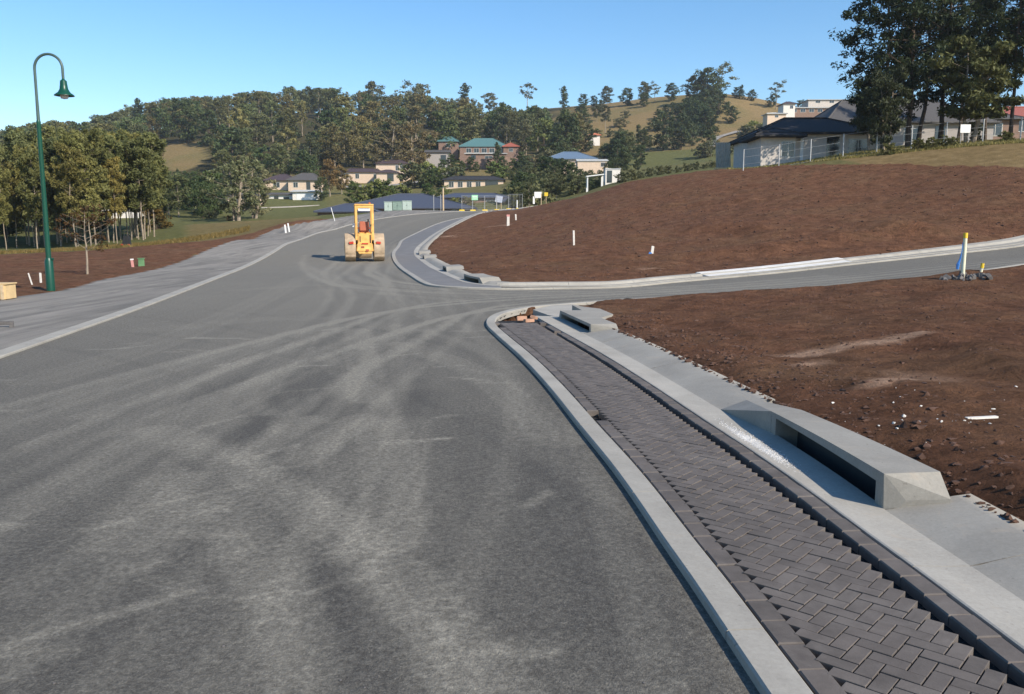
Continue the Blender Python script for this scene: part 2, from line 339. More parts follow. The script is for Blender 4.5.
# ------------------------------------------------------------------ object helpers
def tag(o, label=None, cat=None, group=None, kind=None):
    if label: o['label'] = label
    if cat: o['category'] = cat
    if group: o['group'] = group
    if kind: o['kind'] = kind
    return o
def empty(name, loc, rz=0, label=None, cat=None, group=None):
    o = bpy.data.objects.new(name, None); col.objects.link(o); o.location = loc; o.rotation_euler = (0, 0, rz)
    o.empty_display_size = .3
    return tag(o, label, cat, group)
def mesh_np(name, V, F, mat, parent=None, smooth=False, attrs=None, uvs=None):
    V = np.asarray(V, np.float32); F = np.asarray(F, np.int32)
    me = bpy.data.meshes.new(name); me.vertices.add(len(V)); me.vertices.foreach_set('co', V.ravel())
    k = F.shape[1]; me.loops.add(F.size); me.loops.foreach_set('vertex_index', F.ravel())
    me.polygons.add(len(F)); me.polygons.foreach_set('loop_start', np.arange(0, F.size, k, dtype=np.int32))
    me.polygons.foreach_set('loop_total', np.full(len(F), k, np.int32))
    me.polygons.foreach_set('use_smooth', np.full(len(F), bool(smooth)))
    me.update(calc_edges=True)
    for n, a in (attrs or {}).items():
        at = me.attributes.new(n, 'FLOAT', 'POINT'); at.data.foreach_set('value', np.asarray(a, np.float32))
    me.materials.append(mat)
    o = bpy.data.objects.new(name, me); col.objects.link(o)
    if parent: o.parent = parent
    return o
class MB:
    def __init__(s): s.v = []; s.f = []
    def add(s, V, F, mtx=None):
        n = len(s.v)
        s.v += [tuple(mtx@Vector(p)) if mtx else tuple(p) for p in V]; s.f += [tuple(i+n for i in f) for f in F]; return s
    def box(s, c, d, rot=(0, 0, 0), top=None):
        x, y, z = (q/2 for q in d); tx, ty = top if top else (1, 1)
        V = [(-x, -y, -z), (x, -y, -z), (x, y, -z), (-x, y, -z), (-x*tx, -y*ty, z), (x*tx, -y*ty, z), (x*tx, y*ty, z), (-x*tx, y*ty, z)]
        F = [(3, 2, 1, 0), (4, 5, 6, 7), (0, 1, 5, 4), (1, 2, 6, 5), (2, 3, 7, 6), (3, 0, 4, 7)]
        m = Matrix.Translation(c) @ (Matrix.Rotation(rot[2], 4, 'Z')@Matrix.Rotation(rot[1], 4, 'Y')@Matrix.Rotation(rot[0], 4, 'X'))
        return s.add(V, F, m)
    def tube(s, P, R, n=10, cap=True):
        P = [Vector(p) for p in P]; R = R if hasattr(R, '__len__') else [R]*len(P)
        base = len(s.v); up = Vector((.31, .17, .93)).normalized()
        prev = None
        for i, p in enumerate(P):
            t = (P[min(i+1, len(P)-1)]-P[max(i-1, 0)]).normalized()
            if prev is None: a = t.cross(up if abs(t.dot(up)) < .95 else Vector((1, 0, 0))).normalized()
            else: a = (prev-t*prev.dot(t)).normalized()
            prev = a; b = t.cross(a)
            for k in range(n):
                q = 2*math.pi*k/n; s.v.append(tuple(p+(a*math.cos(q)+b*math.sin(q))*R[i]))
        for i in range(len(P)-1):
            for k in range(n):
                k2 = (k+1) % n; s.f.append((base+i*n+k, base+i*n+k2, base+(i+1)*n+k2, base+(i+1)*n+k))
        if cap: s.f.append(tuple(base+k for k in range(n))[::-1]); s.f.append(tuple(base+(len(P)-1)*n+k for k in range(n)))
        return s
    def lathe(s, prof, c=(0, 0, 0), n=24, axis='Z'):
        base = len(s.v)
        for r, z in prof:
            for k in range(n):
                q = 2*math.pi*k/n
                p = (r*math.cos(q), r*math.sin(q), z)
                if axis == 'X': p = (p[2], p[0], p[1])
                s.v.append((p[0]+c[0], p[1]+c[1], p[2]+c[2]))
        for i in range(len(prof)-1):
            for k in range(n):
                k2 = (k+1) % n; s.f.append((base+i*n+k, base+i*n+k2, base+(i+1)*n+k2, base+(i+1)*n+k))
        return s
    def build(s, name, mat, parent=None, bevel=0, smooth=False, loc=None):
        me = bpy.data.meshes.new(name); me.from_pydata(s.v, [], s.f); me.update()
        bm = bmesh.new(); bm.from_mesh(me); bmesh.ops.recalc_face_normals(bm, faces=bm.faces)
        if bevel: bmesh.ops.bevel(bm, geom=bm.edges[:], offset=bevel, segments=2, affect='EDGES', clamp_overlap=True)
        if smooth:
            for f in bm.faces: f.smooth = True
            for e in bm.edges:
                if len(e.link_faces) == 2 and e.calc_face_angle(0) > .7: e.smooth = False
        bm.to_mesh(me); bm.free(); me.materials.append(mat)
        o = bpy.data.objects.new(name, me); col.objects.link(o)
        if parent: o.parent = parent
        if loc is not None: o.location = loc
        return o
def copy_tree(o, parent=None):
    c = o.copy(); col.objects.link(c); c.parent = parent
    for ch in list(o.children): copy_tree(ch, c)
    return c

# ------------------------------------------------------------------ traced lines of the setting, thrown onto the ground
def P_(L): return [hit(*p) for p in L]
def ext(P, a, first=True):
    """prolong a line in the plane by a metres"""
    if first: d = P[0]-P[1]; return [P[0]+d/np.linalg.norm(d)*a]+list(P)
    d = P[-1]-P[-2]; return list(P)+[P[-1]+d/np.linalg.norm(d)*a]
A_px = [(759,692),(716,626),(680,570),(671,559),(642,514),(612,471),(580,431),(549,391),(520,359),(496,337)]
A_w = ext(P_(A_px), 11)
S_ = Curve(ext(A_w, 3.2, False), .12, 12)                         # reference for the paved strip
nose = P_([(486,326),(489,319),(500,314),(530,308),(567,305),(621,301),(699,296.6),(797.5,290.7),(864.6,283.6),(955,275),(1024,265)])
nose = ext(nose, 40, False)
K_right = Curve(A_w+nose, .15, 5)                                  # pale edge: strip, nose, side road near side
O_px = [(516,210.6),(497,212.7),(474,216),(450,220.5),(427,228.5),(403.5,240),(398.5,247),(394,253),(394.5,259),(402,268.7),(414,277),(425.7,284),(436,287),(462,288.6),(500,289.6),(560,289),(620,287.6),(679,282),(778,273),(896,260),(1024,245.4)]
O_w = P_(O_px); O_w = [O_w[0]+np.array([5., 32.]), O_w[0]+np.array([3.5, 10.])]+ext(O_w, 40, False)
K_far = Curve(O_w, .2, 5)                                          # outer pale edge of the far corner
I_px = [(497,210.6),(463,219),(441,230),(427,239),(415.5,249),(414,254.6),(420,261),(433,270),(450,278),(467,284),(485.5,286.6),(500,287.3)]
I_w = P_(I_px); I_w = [I_w[0]+np.array([8., 32.]), I_w[0]+np.array([5., 10.])]+I_w; K_in = Curve(I_w, .2, 6)
side_far = P_([(485.5,286.6),(500,287.3),(560,287),(620,286),(679,280.4),(778,271.3),(896,258.3),(1024,243.5)]); K_sf = Curve(ext(side_far, 40, False), .2, 4)
Lk_px = [(0,355.4),(66,332.8),(133,309.6),(199,284.7),(245.7,266.4),(275.6,250.5),(299,240),(320,232.5),(353,224),(400,216),(440,212.5)]
Lk_w = ext(ext(P_(Lk_px), 25), 30, False); K_left = Curve(Lk_w, .2, 6)
G_px = [(0,301),(33,294.5),(66,290),(99.6,280.5),(149,271),(186,259.8),(206,250.5),(239,240),(272,230),(299,223.5),(340,217.5)]
G_w = ext(ext(P_(G_px), 40), 30, False); K_grav = Curve(G_w, .25, 4)

TS = dict(k0=0, k1=.17, h1=.29, p1=1.0, g1=1.02, hr=1.13, gu0=1.15, gu1=1.45, sl=1.72, bk=1.98)
def offline(c, t, q0=0, q1=None):
    q = np.linspace(q0, c.len if q1 is None else q1, 120); x, y = c.at(q, t); return np.c_[x, y]
# region of hard surface (asphalt and everything paved)
hard = np.vstack([K_left.P[::-1]*1.0, K_left.P[:1]*0+np.array([[8, K_left.P[0][1]]])])  # placeholder, rebuilt below
road_poly = np.vstack([K_left.P, K_far.P[::1], K_right.P[::-1]])
verge_poly = np.vstack([K_grav.P, K_left.P[::-1]])
strip_back = offline(S_, TS['bk'], 0, S_.len-.9)
strip_poly = np.vstack([K_right.P[:1], S_.P[:-3], [hit(560, 305)], strip_back[::-1]])
in_off = 1.12
isl_back = offline(K_in, -.86 if False else .0)
def side(c, p):   # sign of the normal pointing towards p
    q = c.find(p); x, y = c.at(q, 1.0); x0, y0 = c.at(q, 0.0)
    return 1 if (p[0]-x0)*(x-x0)+(p[1]-y0)*(y-y0) > 0 else -1
mound = hit(574, 245)
sg_in = side(K_in, mound); sg_sf = side(K_sf, mound); sg_far = side(K_far, mound)
isl_q1 = K_in.find(hit(492, 287))
isl_poly = np.vstack([K_far.P[:int(np.argmin(np.linalg.norm(K_far.P-hit(500, 289.6), axis=1)))], offline(K_in, sg_in*.80, 0, isl_q1)[::-1]])
sf_poly = np.vstack([K_far.P[int(np.argmin(np.linalg.norm(K_far.P-hit(480, 289), axis=1))):], offline(K_sf, sg_sf*.62)[::-1]])
_q = K_right.find(hit(560, 305)); snr_poly = np.vstack([offline(K_right, -.2, _q), offline(K_right, .50, _q)[::-1]])
polys = [snr_poly, road_poly, verge_poly, strip_poly, isl_poly, sf_poly]

# ------------------------------------------------------------------ the ground sheet
def axis(segs):
    out = [segs[0][0]]
    for a, b, st0, st1 in segs:
        x = a; 
        while x < b-1e-6:
            f = (x-a)/(b-a); x = x+st0+(st1-st0)*f; out.append(min(x, b))
    return np.unique(np.round(out, 4))
gx = np.unique(np.r_[-axis([(10, 60, .35, 1.2), (60, 400, 1.2, 9), (400, 2600, 12, 160)])[::-1], axis([(-10, 1, .3, .16), (1, 12, .13, .13), (12, 60, .15, 1.0), (60, 400, 1.0, 9), (400, 2600, 12, 160)])])
gy = np.unique(np.r_[axis([(-60, 0, 6, .5), (0, 3, .4, .14), (3, 14, .11, .13), (14, 34, .14, .25), (34, 120, .28, 1.1), (120, 600, 1.3, 6), (600, 4200, 8, 160)])])
GX, GY = np.meshgrid(gx, gy); fx = GX.ravel(); fy = GY.ravel()
hz = H(fx, fy)
near = (np.abs(fx) < 70) & (fy < 170)
inside = np.zeros(len(fx), bool); dedge = np.full(len(fx), 50.0)
ni = np.where(near)[0]; nx_, ny_ = fx[ni], fy[ni]
ins = np.zeros(len(ni), bool)
for P in polys: ins |= inpoly(nx_, ny_, P)
def thin(P, k): return P[::k] if len(P) > 3*k else P
lines = [thin(K_grav.P, 3), strip_back[::2], offline(K_in, sg_in*.80, 0, isl_q1)[::1], offline(K_sf, sg_sf*.62)[::1], offline(K_right, .50, K_right.find(hit(560, 305)))[::1]]
dd = np.full(len(ni), 50.0)
for L in lines: dd = np.minimum(dd, dist_line(nx_, ny_, L))
inside[ni] = ins; dedge[ni] = dd
# soil mask
soil = np.zeros(len(fx))
def wd(px, d): return np.array([pos(px, d), d])
mound_poly = np.vstack([offline(K_in, sg_in*.5, 0), offline(K_sf, sg_sf*.3), [[75, 40]], [wd(1300, 43)], [wd(1100, 46)], [wd(1024, 48)], [wd(960, 52)], [wd(900, 57)], [wd(830, 61)], [wd(740, 69)], [wd(690, 80)], [wd(600, 88)], [wd(560, 100)], [wd(530, 110)]])
near_poly = np.vstack([strip_back*1.0, [hit(600, 303)], offline(K_right, .45, K_right.find(hit(620, 301))), [[60, 22]], [[60, -20]], [[2, -20]]])
left_poly = np.vstack([K_grav.P[:int(len(K_grav.P)*.82)]+np.array([.4, -.4]), [wd(215, 78)], [wd(170, 73)], [wd(100, 65)], [wd(0, 53)], [wd(-300, 45)], [[-80, 40]], [[-80, -20]]])
m = inpoly(nx_, ny_, mound_poly) | inpoly(nx_, ny_, near_poly) | inpoly(nx_, ny_, left_poly)
soil_h = np.zeros(len(fx)); soil_h[ni] = m
soil[ni] = m | (ins & (ny_ < 40) & (dd > .1)) | ((nx_ > -3) & (nx_ < 8) & (ny_ > 2) & (ny_ < 22))
S2 = soil.reshape(GX.shape)
dry = np.clip((fy-120)/200, 0, 1)*.75+.1
dry = np.where((fy < 120) & (fx > 8), .35, dry); dry = np.where((fy < 75) & (fx > 24), 1.0, dry)
u_ = fx/np.maximum(fy, 1)*850+512
dry = np.where((fy > 60) & (fy < 120) & (u_ < 320) & (u_ > 190), .8, dry)
dry = np.where((fy > 235) & (fy < 300) & (u_ > 600) & (u_ < 760), .12, dry)
dry = np.where((fy > 300), .97, dry)
dry = np.where((fy > 120) & (fy < 230) & (u_ < 330), .12, dry)
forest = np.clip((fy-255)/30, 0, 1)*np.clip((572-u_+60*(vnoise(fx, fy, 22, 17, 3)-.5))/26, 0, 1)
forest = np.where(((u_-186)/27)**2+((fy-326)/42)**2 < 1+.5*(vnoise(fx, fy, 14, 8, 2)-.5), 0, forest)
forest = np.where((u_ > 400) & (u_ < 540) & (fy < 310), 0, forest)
Sb = soil.reshape(GX.shape).copy(); fb = (gy > 36)[:, None]
for _ in range(9):
    B = Sb.copy(); B[1:-1, 1:-1] = (Sb[1:-1, 1:-1]*2+Sb[:-2, 1:-1]+Sb[2:, 1:-1]+Sb[1:-1, :-2]+Sb[1:-1, 2:])/6; Sb = np.where(fb, B, Sb)
soil = Sb.ravel()
# clay streaks
clay = np.zeros(len(fx))
def streak(pxs, w, k=1):
    global clay
    L = np.array(P_(pxs)); d = dist_line(fx[ni], fy[ni], L)
    clay[ni] = np.maximum(clay[ni], np.clip(1.3-d/w, 0, 1)*k)
streak([(783,364),(830,359),(870,355),(915,349)], .22); streak([(870,403),(905,393)], .16, .9); streak([(800,376),(820,372)], .15, .6)
streak([(432,239),(455,238.5)], .25, .8); streak([(485,229),(512,226)], .3, .6)
streak([(640,272),(660,272)], .15, .5); streak([(900,385),(935,392)], .25, .4)
streak([(462,254),(466,253.6)], .2, .8)
zz = hz.copy()
rough = (vnoise(fx, fy, 1.1, 1, 4)-.5)*.16+(vnoise(fx, fy, .28, 5, 3)-.5)*.07
fade = np.clip(1-(fy-60)/60, 0, 1)
lift = np.clip((dedge-.12)/.45, 0, 1)
rise = np.where(soil_h > 0, .078+.045*np.clip(dedge/.35, 0, 1)+lift*rough*1.1+np.clip(dedge/.25, 0, 1)*.02, .02+rough*.5*lift)
rise = np.where((u_ < 400) & (fy > 0) & (fy < 130) & (soil_h > 0), .0+lift*rough*.9, rise)
# soil level against the side road: a touch lower
rise = rise+np.where((soil_h > 0) & (fy > 18), (vnoise(fx, fy, .9, 12, 3)-.5)*.10+(vnoise(fx, fy, 4.5, 14, 2)-.5)*.16, 0)*np.clip(dedge/1.0, 0, 1)
zz = np.where(near, zz+rise, zz+(vnoise(fx, fy, 25, 3, 3)-.5)*.8)
# scraped windrow near the driveway corner
L = np.array(P_([(925,350),(960,362),(1010,378),(1080,400)])); d = np.full(len(fx), 9.); d[ni] = dist_line(nx_, ny_, L); zz += np.where(soil_h > 0, np.exp(-(d/.35)**2)*.10, 0)
L = offline(S_, TS['bk']+.35, 0, S_.find(A_w[5])); d = np.full(len(fx), 9.); d[ni] = dist_line(nx_, ny_, L); zz += np.where(soil_h > 0, np.exp(-(d/.22)**2)*(.06+.10*vnoise(fx, fy, .3, 9, 2)), 0)
for pxs in ([(700,225),(760,240),(850,232),(950,238)], [(640,262),(760,255),(900,235)], [(600,245),(660,235),(760,232)], [(680,205),(800,200),(1000,196)]):
    L = np.array(P_(pxs)); d = np.full(len(fx), 9.); d[ni] = dist_line(nx_, ny_, L); zz += np.exp(-(d/1.2)**2)*.35*vnoise(fx, fy, 2.5, 4, 2)
dn = inside & (dedge > .13)
zz = np.where(dn, hz-.30, zz)
nyv, nxv = GX.shape
idx = np.arange(nyv*nxv).reshape(nyv, nxv)
F = np.stack([idx[:-1, :-1], idx[:-1, 1:], idx[1:, 1:], idx[1:, :-1]], -1).reshape(-1, 4)
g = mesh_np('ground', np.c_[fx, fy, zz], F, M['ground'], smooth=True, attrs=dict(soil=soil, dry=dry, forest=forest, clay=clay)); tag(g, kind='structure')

# ------------------------------------------------------------------ road and gravel verge sheets
def sheet(name, poly, step_fn, dz, mat, extra=None, margin=.25, bounds=None):
    xs, ys = step_fn
    X, Y = np.meshgrid(xs, ys); x = X.ravel(); y = Y.ravel()
    ok = inpoly(x, y, poly)
    d = dist_line(x, y, thin(poly, 2), True); ok |= d < margin
    n2, n1 = X.shape; ID = np.arange(n1*n2).reshape(n2, n1); O = ok.reshape(n2, n1)
    q = O[:-1, :-1] & O[:-1, 1:] & O[1:, 1:] & O[1:, :-1]
    F = np.stack([ID[:-1, :-1][q], ID[:-1, 1:][q], ID[1:, 1:][q], ID[1:, :-1][q]], -1)
    used = np.unique(F); remap = np.full(n1*n2, -1); remap[used] = np.arange(len(used))
    x = x[used]; y = y[used]; z = H(x, y)+dz
    at = extra(x, y) if extra else None
    o = mesh_np(name, np.c_[x, y, z], remap[F], mat, smooth=True, attrs=at); tag(o, kind='structure'); return o
tracks = [([(157,430),(225,456),(294,498),(341,529),(409,592),(472,671),(520,740)], .20, .55), ([(190,440),(262,470),(318,505),(380,560)], .10, .35),
          ([(357,330),(375,414),(391,461),(388,540)], .22, .5), ([(409,420),(400,470),(388,540)], .2, .35), ([(315,330),(225,424),(173,482),(126,540)], .22, .4),
          ([(309,419),(241,461)], .13, .5), ([(362,419),(294,461)], .2, .5), ([(280,425),(262,445)], .06, .4),
          ([(262,419),(215,453)], .15, -.65), ([(340,352),(300,400),(345,412)], .35, -.5), ([(325,425),(268,465)], .08, -.5), ([(195,463),(210,467)], .15, -.6), ([(405,414),(420,395)], .3, -.35),
          ([(225,503),(294,624),(310,694)], .16, .4), ([(336,550),(446,694)], .12, .45), ([(372,560),(490,694)], .09, .4), ([(320,545),(400,640),(420,694)], .09, -.35), ([(360,694),(372,650),(330,570)], .12, -.3),
          ([(401,344),(468,368),(519,403),(560,440)], .22, .45), ([(323,348),(370,399)], .2, .4), ([(420,330),(470,345),(530,395)], .12, .3),
          ([(100,400),(180,380),(260,330),(330,290)], .5, .3), ([(40,380),(140,350),(240,310),(300,280),(340,262)], .35, .35), ([(300,262),(330,275),(360,290),(480,302)], .25, .4), ([(310,268),(345,285),(470,294),(600,296)], .3, .35),
          ([(305,255),(302,266),(320,280),(350,292),(330,330)], .12, .5), ([(240,290),(330,285),(480,297),(640,295)], .35, .3), ([(380,280),(400,300),(440,320),(470,330)], .3, .35), ([(150,330),(290,318),(420,330)], .4, .3),
          ([(60,420),(140,470),(180,500)], .5, .25), ([(300,694),(240,560),(150,480)], .12, .3), ([(100,560),(250,600),(420,560)], .04, .5), ([(490,650),(545,652)], .06, .9), ([(85,530),(130,520)], .05, .8), ([(150,568),(160,560)], .05, .7), ([(420,545),(480,543)], .02, .6),
          ([(150,505),(250,485)], .03, .7), ([(385,262),(370,255),(360,240),(400,225),(460,213)], .5, .25), ([(330,262),(340,240),(390,220)], .5, .25), ([(540,470),(600,560),(640,650)], .25, -.25), ([(460,420),(520,500),(560,600)], .35, -.2)]
tracks = [(spline(P_(L), .25), w, k) for L, w, k in tracks]
tr_r = random.Random(41)
for i in range(46):      # short scrapes where stones were dragged
    cx, cy = tr_r.uniform(-6, .2), 3+tr_r.random()**1.4*12; a_ = tr_r.gauss(.1, .5); l_ = tr_r.uniform(.05, .35); tracks.append((np.array([[cx-l_*math.cos(a_), cy-l_*math.sin(a_)], [cx+l_*math.cos(a_), cy+l_*math.sin(a_)]]), tr_r.uniform(.03, .06), tr_r.uniform(.5, 1.0)))
def wheelpair(pts, k, gauge=1.75, w=.12):
    P = spline([np.array(p) for p in pts], .4); c = Curve(P, .4, 2); q = np.linspace(0, c.len, max(10, int(c.len/.5)))
    for t in (-gauge/2, gauge/2): x, y = c.at(q, t); tracks.append((np.c_[x, y], w, k))
for i in range(6):       # traffic up and down the main road
    o_ = tr_r.uniform(-4.6, -.8); wheelpair([(o_+.9+tr_r.uniform(-.5, .5), 1.5), (o_+.5+tr_r.uniform(-.7, .7), 9), (o_+tr_r.uniform(-.8, .8), 18), (o_-2+tr_r.uniform(-.6, .6), 30), (o_-4.6+tr_r.uniform(-.5, .5), 46), (o_-5, 70)], tr_r.choice((.28, .22, -.16, .34)), 1.75, tr_r.uniform(.06, .11))
for i in range(10):      # turning in and out of the side road
    a = tr_r.uniform(-.6, 1); wheelpair([(-3.5+a*1.4, 4+tr_r.uniform(-3, 4)), (-2.6+a, 13), (-1.2+a*.4, 19+a*1.5), (3, 22.6+a*1.3), (12, 25+a*1.3), (24, 29+a)], tr_r.choice((.30, .24, .36, -.15)), 1.7, tr_r.uniform(.08, .15))
for i in range(8):       # arcs round the far corner and three point turns
    a = tr_r.uniform(-1, 1); wheelpair([(-9+a, 58), (-7+a*1.2, 42), (-5.5+a, 33), (-3+a, 26.5+a), (3, 24+a*.8), (10, 25+a)], tr_r.choice((.3, .24, .36)), 1.8, .14)
for i in range(4):
    a = tr_r.uniform(-1, 1); wheelpair([(-7.2, 14+a*5), (-4.5+a, 12+a*4), (-2+a, 9+a*3), (-.3, 5+a*2.5), (.6, 2+a)], tr_r.choice((.26, .34, -.18)), 1.7, .08)
def dustf(x, y):
    d = .02-.16*np.clip((11-y)/8, 0, 1)+.05*(vnoise(x, y, 1.3, 31, 4)-.5)*2; vn = vnoise(x, y, .5, 6, 4)
    d += np.exp(-((y-22)/10)**2)*.30+np.clip((y-20)/20, 0, 1)*.28
    d += np.clip((-x-2)/8, 0, 1)*.2
    for L, w, k in tracks:
        dl = dist_line(x, y, L)
        pl = np.clip((w*1.08-dl)/(w*.14+.015), 0, 1); d += k*(.6 if w > .24 else 1)*pl*(.62+.4*vn)
        if k > .3 and w > .12: d += .22*k*np.cos(dl/w*7)*pl
    return dict(dust=d)
fine = (np.unique(np.r_[axis([(-55, -16, .8, .4), (-16, -6, .25, .10), (-6, 3, .07, .07), (3, 8, .2, .25), (8, 70, .3, .6)])]),
        np.unique(np.r_[axis([(-14, 2, 1, .2), (2, 12, .07, .09), (12, 24, .10, .16), (24, 50, .18, .4), (50, 140, .4, .8)])]))
sheet('road', road_poly, fine, .0, M['asphalt'], dustf, .22)
sheet('verge', verge_poly, (axis([(-60, -20, .7, .5), (-20, -6, .25, .25), (-6, 10, .3, .4)]), axis([(-20, 5, 1, .3), (5, 60, .25, .4), (60, 140, .5, .7)])), .016, M['gravel'], None, .12)

# ------------------------------------------------------------------ swept strips (kerbs, gutters, headers)
def sweep(name, c, prof, mat, q0, q1, step=.12, joints=0, gap=.012, dz=0, jit=0, sg=1, tagit=True, sm=False):
    """profile of (offset, height) swept along a curve, draped on the ground; joints cuts it into lengths"""
    MBv = []; F = []; R = []
    cuts = [q0, q1] if not joints else list(np.arange(q0, q1, joints))+[q1]
    for a, b in zip(cuts[:-1], cuts[1:]):
        if b-a < .03: continue
        a2 = a+(gap/2 if joints else 0); b2 = b-(gap/2 if joints else 0)
        n = max(2, int((b2-a2)/step)+2); q = np.linspace(a2, b2, n); r = nrng.random(); jz = (nrng.random()-.5)*jit; jt = (nrng.random()-.5)*jit
        base = sum(len(v) for v in MBv)
        k = len(prof); blk = np.zeros((n, k, 3))
        xc, yc = c.at(q, sg*prof[len(prof)//2][0])
        for j, (t, h) in enumerate(prof):
            x, y = c.at(q, sg*(t+jt)); blk[:, j, 0] = x; blk[:, j, 1] = y; blk[:, j, 2] = H(x, y)+h+dz+jz
        MBv.append(blk.reshape(-1, 3)); R += [r]*(n*k)
        ID = base+np.arange(n*k).reshape(n, k)
        f = np.stack([ID[:-1, :-1], ID[:-1, 1:], ID[1:, 1:], ID[1:, :-1]], -1).reshape(-1, 4)
        F.append(f)
        for e in (0, n-1):                     # end caps on vertices of their own
            if k <= 3: break
            b0 = sum(len(v) for v in MBv); MBv.append(blk[e].copy()); R += [r]*k
            for j in range(1, k-1, 2): F.append(np.array([[b0, b0+j, b0+j+1, b0+min(j+2, k-1)]]))
    o = mesh_np(name, np.vstack(MBv), np.vstack(F), mat, attrs=dict(rnd=R), smooth=sm)
    if tagit: tag(o, kind='structure')
    return o
def slab(t0, t1, h, b=.01, drop=.12): return [(t0, h-drop), (t0, h-b), (t0+b, h), (t1-b, h), (t1, h-b), (t1, h-drop)]
T0 = .045
q_pe = S_.len-1.6       # paving ends here
sweep('kerb_edge', K_right, slab(0, .17, T0+.004), M['conc_pale'], 0, K_right.len, .12, 1.9, .008)
# bedding under the pavers, the shade of the deep gaps put into its colour
sweep('paving_bed', S_, [(.1, -.012), (.6, -.012), (1.18, -.012)], M['bed'], 0, S_.len-.7, .3)
# header courses, with the missing bricks of the photograph
q_gap = S_.find(hit(601, 424)); q_gapR = S_.find(hit(545, 322))
HB = .205
def header(t0, t1, gaps):
    q = 0; MBs = []
    V = []; F = []; R = []
    while q < q_pe:
        if not any(abs(q-g) < w for g, w in gaps):
            r = nrng.random(); a = q+.002; b = q+HB-.002; jz = (nrng.random()-.5)*.006; jt = (nrng.random()-.5)*.006; bb = .006
            qs = [a, a+bb, b-bb, b]; ts = [t0, t0+bb, t1-bb, t1]; base = len(V)
            for i, s_ in enumerate(qs):
                for j, t_ in enumerate(ts):
                    x, y = S_.at(s_, t_+jt); e = (i in (0, 3)) or (j in (0, 3)); V.append([float(x), float(y), T0+jz-(.006 if e else 0)]); R.append(r)
            for i, j in ((0, 0), (0, 3), (3, 3), (3, 0)):
                x, y = S_.at(qs[i], ts[j]+jt); V.append([float(x), float(y), T0-.08]); R.append(r)
            for i in range(3):
                for j in range(3): k = base+i*4+j; F.append([k, k+1, k+5, k+4])
            c0, c1, c2, c3 = base+16, base+17, base+18, base+19
            F += [[base, base+3, c1, c0], [base+3, base+15, c2, c1], [base+15, base+12, c3, c2], [base+12, base, c0, c3]]
        q += HB
    V = np.array(V); V[:, 2] += H(V[:, 0], V[:, 1]); return V, np.array(F), R
V, F, R = header(TS['k1']+.008, TS['h1'], [(q_gap, .25), (q_pe-.5, .3)]); o = mesh_np('brick_edging', V, F, M['paver'], attrs=dict(rnd=R)); tag(o, kind='structure')
V, F, R = header(TS['g1']+.0, TS['hr'], [(S_.find(hit(560, 335)), .12), (q_pe-.3, .2)]); o = mesh_np('brick_edging', V, F, M['paver'], attrs=dict(rnd=R)); tag(o, kind='structure')
# herringbone pavers at 45 degrees, uncut along both sides
def herringbone():
    a = .075; V = []; F = []; R = []
    cs = math.cos(math.pi/4); tmin, tmax = TS['h1']+.012, TS['p1']-.052
    rngq = int(q_pe/a)+8
    for i in range(-rngq, rngq):
        for j in range(-rngq, rngq):
            k = (i-j) % 4
            if k == 0: cx, cy, L, Wd = i+1, j+.5, 2, 1       # lies along x, covers (i,j),(i+1,j)
            elif k == 3: cx, cy, L, Wd = i+.5, j+1, 1, 2      # stands along y, covers (i,j),(i,j+1)
            else: continue
            X = cx*a; Y = cy*a
            s = (X+Y)*cs; t = (Y-X)*cs+.62
            if not (0.05 < s < q_pe) or not (tmin+.075 < t < tmax-.005): continue
            g_ = .0032; hx = L*a/2-g_; hy = Wd*a/2-g_; b = .0018; r = nrng.random(); jz = (nrng.random()-.5)*.004; base = len(V)
            tx = (nrng.random()-.5)*.02; ty = (nrng.random()-.5)*.02
            for ex, ey, z in ((hx-b, hy-b, 0), (hx, hy, -b), (hx, hy, -.075)):
                for sx, sy in ((-1, -1), (1, -1), (1, 1), (-1, 1)):
                    px, py = X+sx*ex, Y+sy*ey
                    V.append([(px+py)*cs, (py-px)*cs+.62, z+jz+T0+.003+tx*sx*ex+ty*sy*ey]); R.append(r)
            F.append([base, base+1, base+2, base+3])
            for lv in (0, 4):
                for q in range(4): q2 = (q+1) % 4; F.append([base+lv+q, base+lv+4+q, base+lv+4+q2, base+lv+q2])
    V = np.array(V); V[:, 1] += TS['h1']-.018-V[:, 1].min(); x, y = S_.at(V[:, 0], V[:, 1]); return np.c_[x, y, H(x, y)+V[:, 2]], np.array(F), R
V, F, R = herringbone(); o = mesh_np('paving', V, F, M['paver'], attrs=dict(rnd=R)); tag(o, kind='structure')
# gutter and rolled kerb, broken where the inlets stand
q_ge = S_.len-.35
sweep('gutter', S_, [(TS['gu0'], -.06), (TS['gu0'], T0-.004), (TS['gu0']+.01, T0), (1.30, T0-.008), (TS['gu1']+.004, T0-.012)], M['conc_gutter'], 0, q_ge, .15, 3.0, .006)
T1 = T0+.07
kerbprof = [(TS['gu1'], T0-.012), (TS['gu1']+.05, T0-.006), (TS['gu1']+.11, T0+.008), (TS['gu1']+.30, T0+.042), (TS['gu1']+.42, T0+.060), (TS['bk'], T1), (TS['bk']+.004, T1-.2)]
inl = []
def inlet_q(near_px, far_px): return S_.find(np.array(hit(*near_px))-0), S_.find(hit(*far_px))
def s_of(c, px, py, t, h=0):
    """arc length at which the line offset t, height h passes through image row py"""
    q = np.linspace(0, c.len, 1500); x, y = c.at(q, t); z = H(x, y)+h
    yy = y*cp-(z-EYE)*sp; row = Hh/2-FPX*((z-EYE)*cp+y*sp)/yy
    m = y > .5; i = np.argmin(np.abs(row[m]-py)); return q[m][i]
qa, qb = s_of(S_, 0, 513, TS['gu1']), s_of(S_, 0, 436, TS['gu1']+.09); qw = s_of(S_, 0, 413, TS['gu1'])
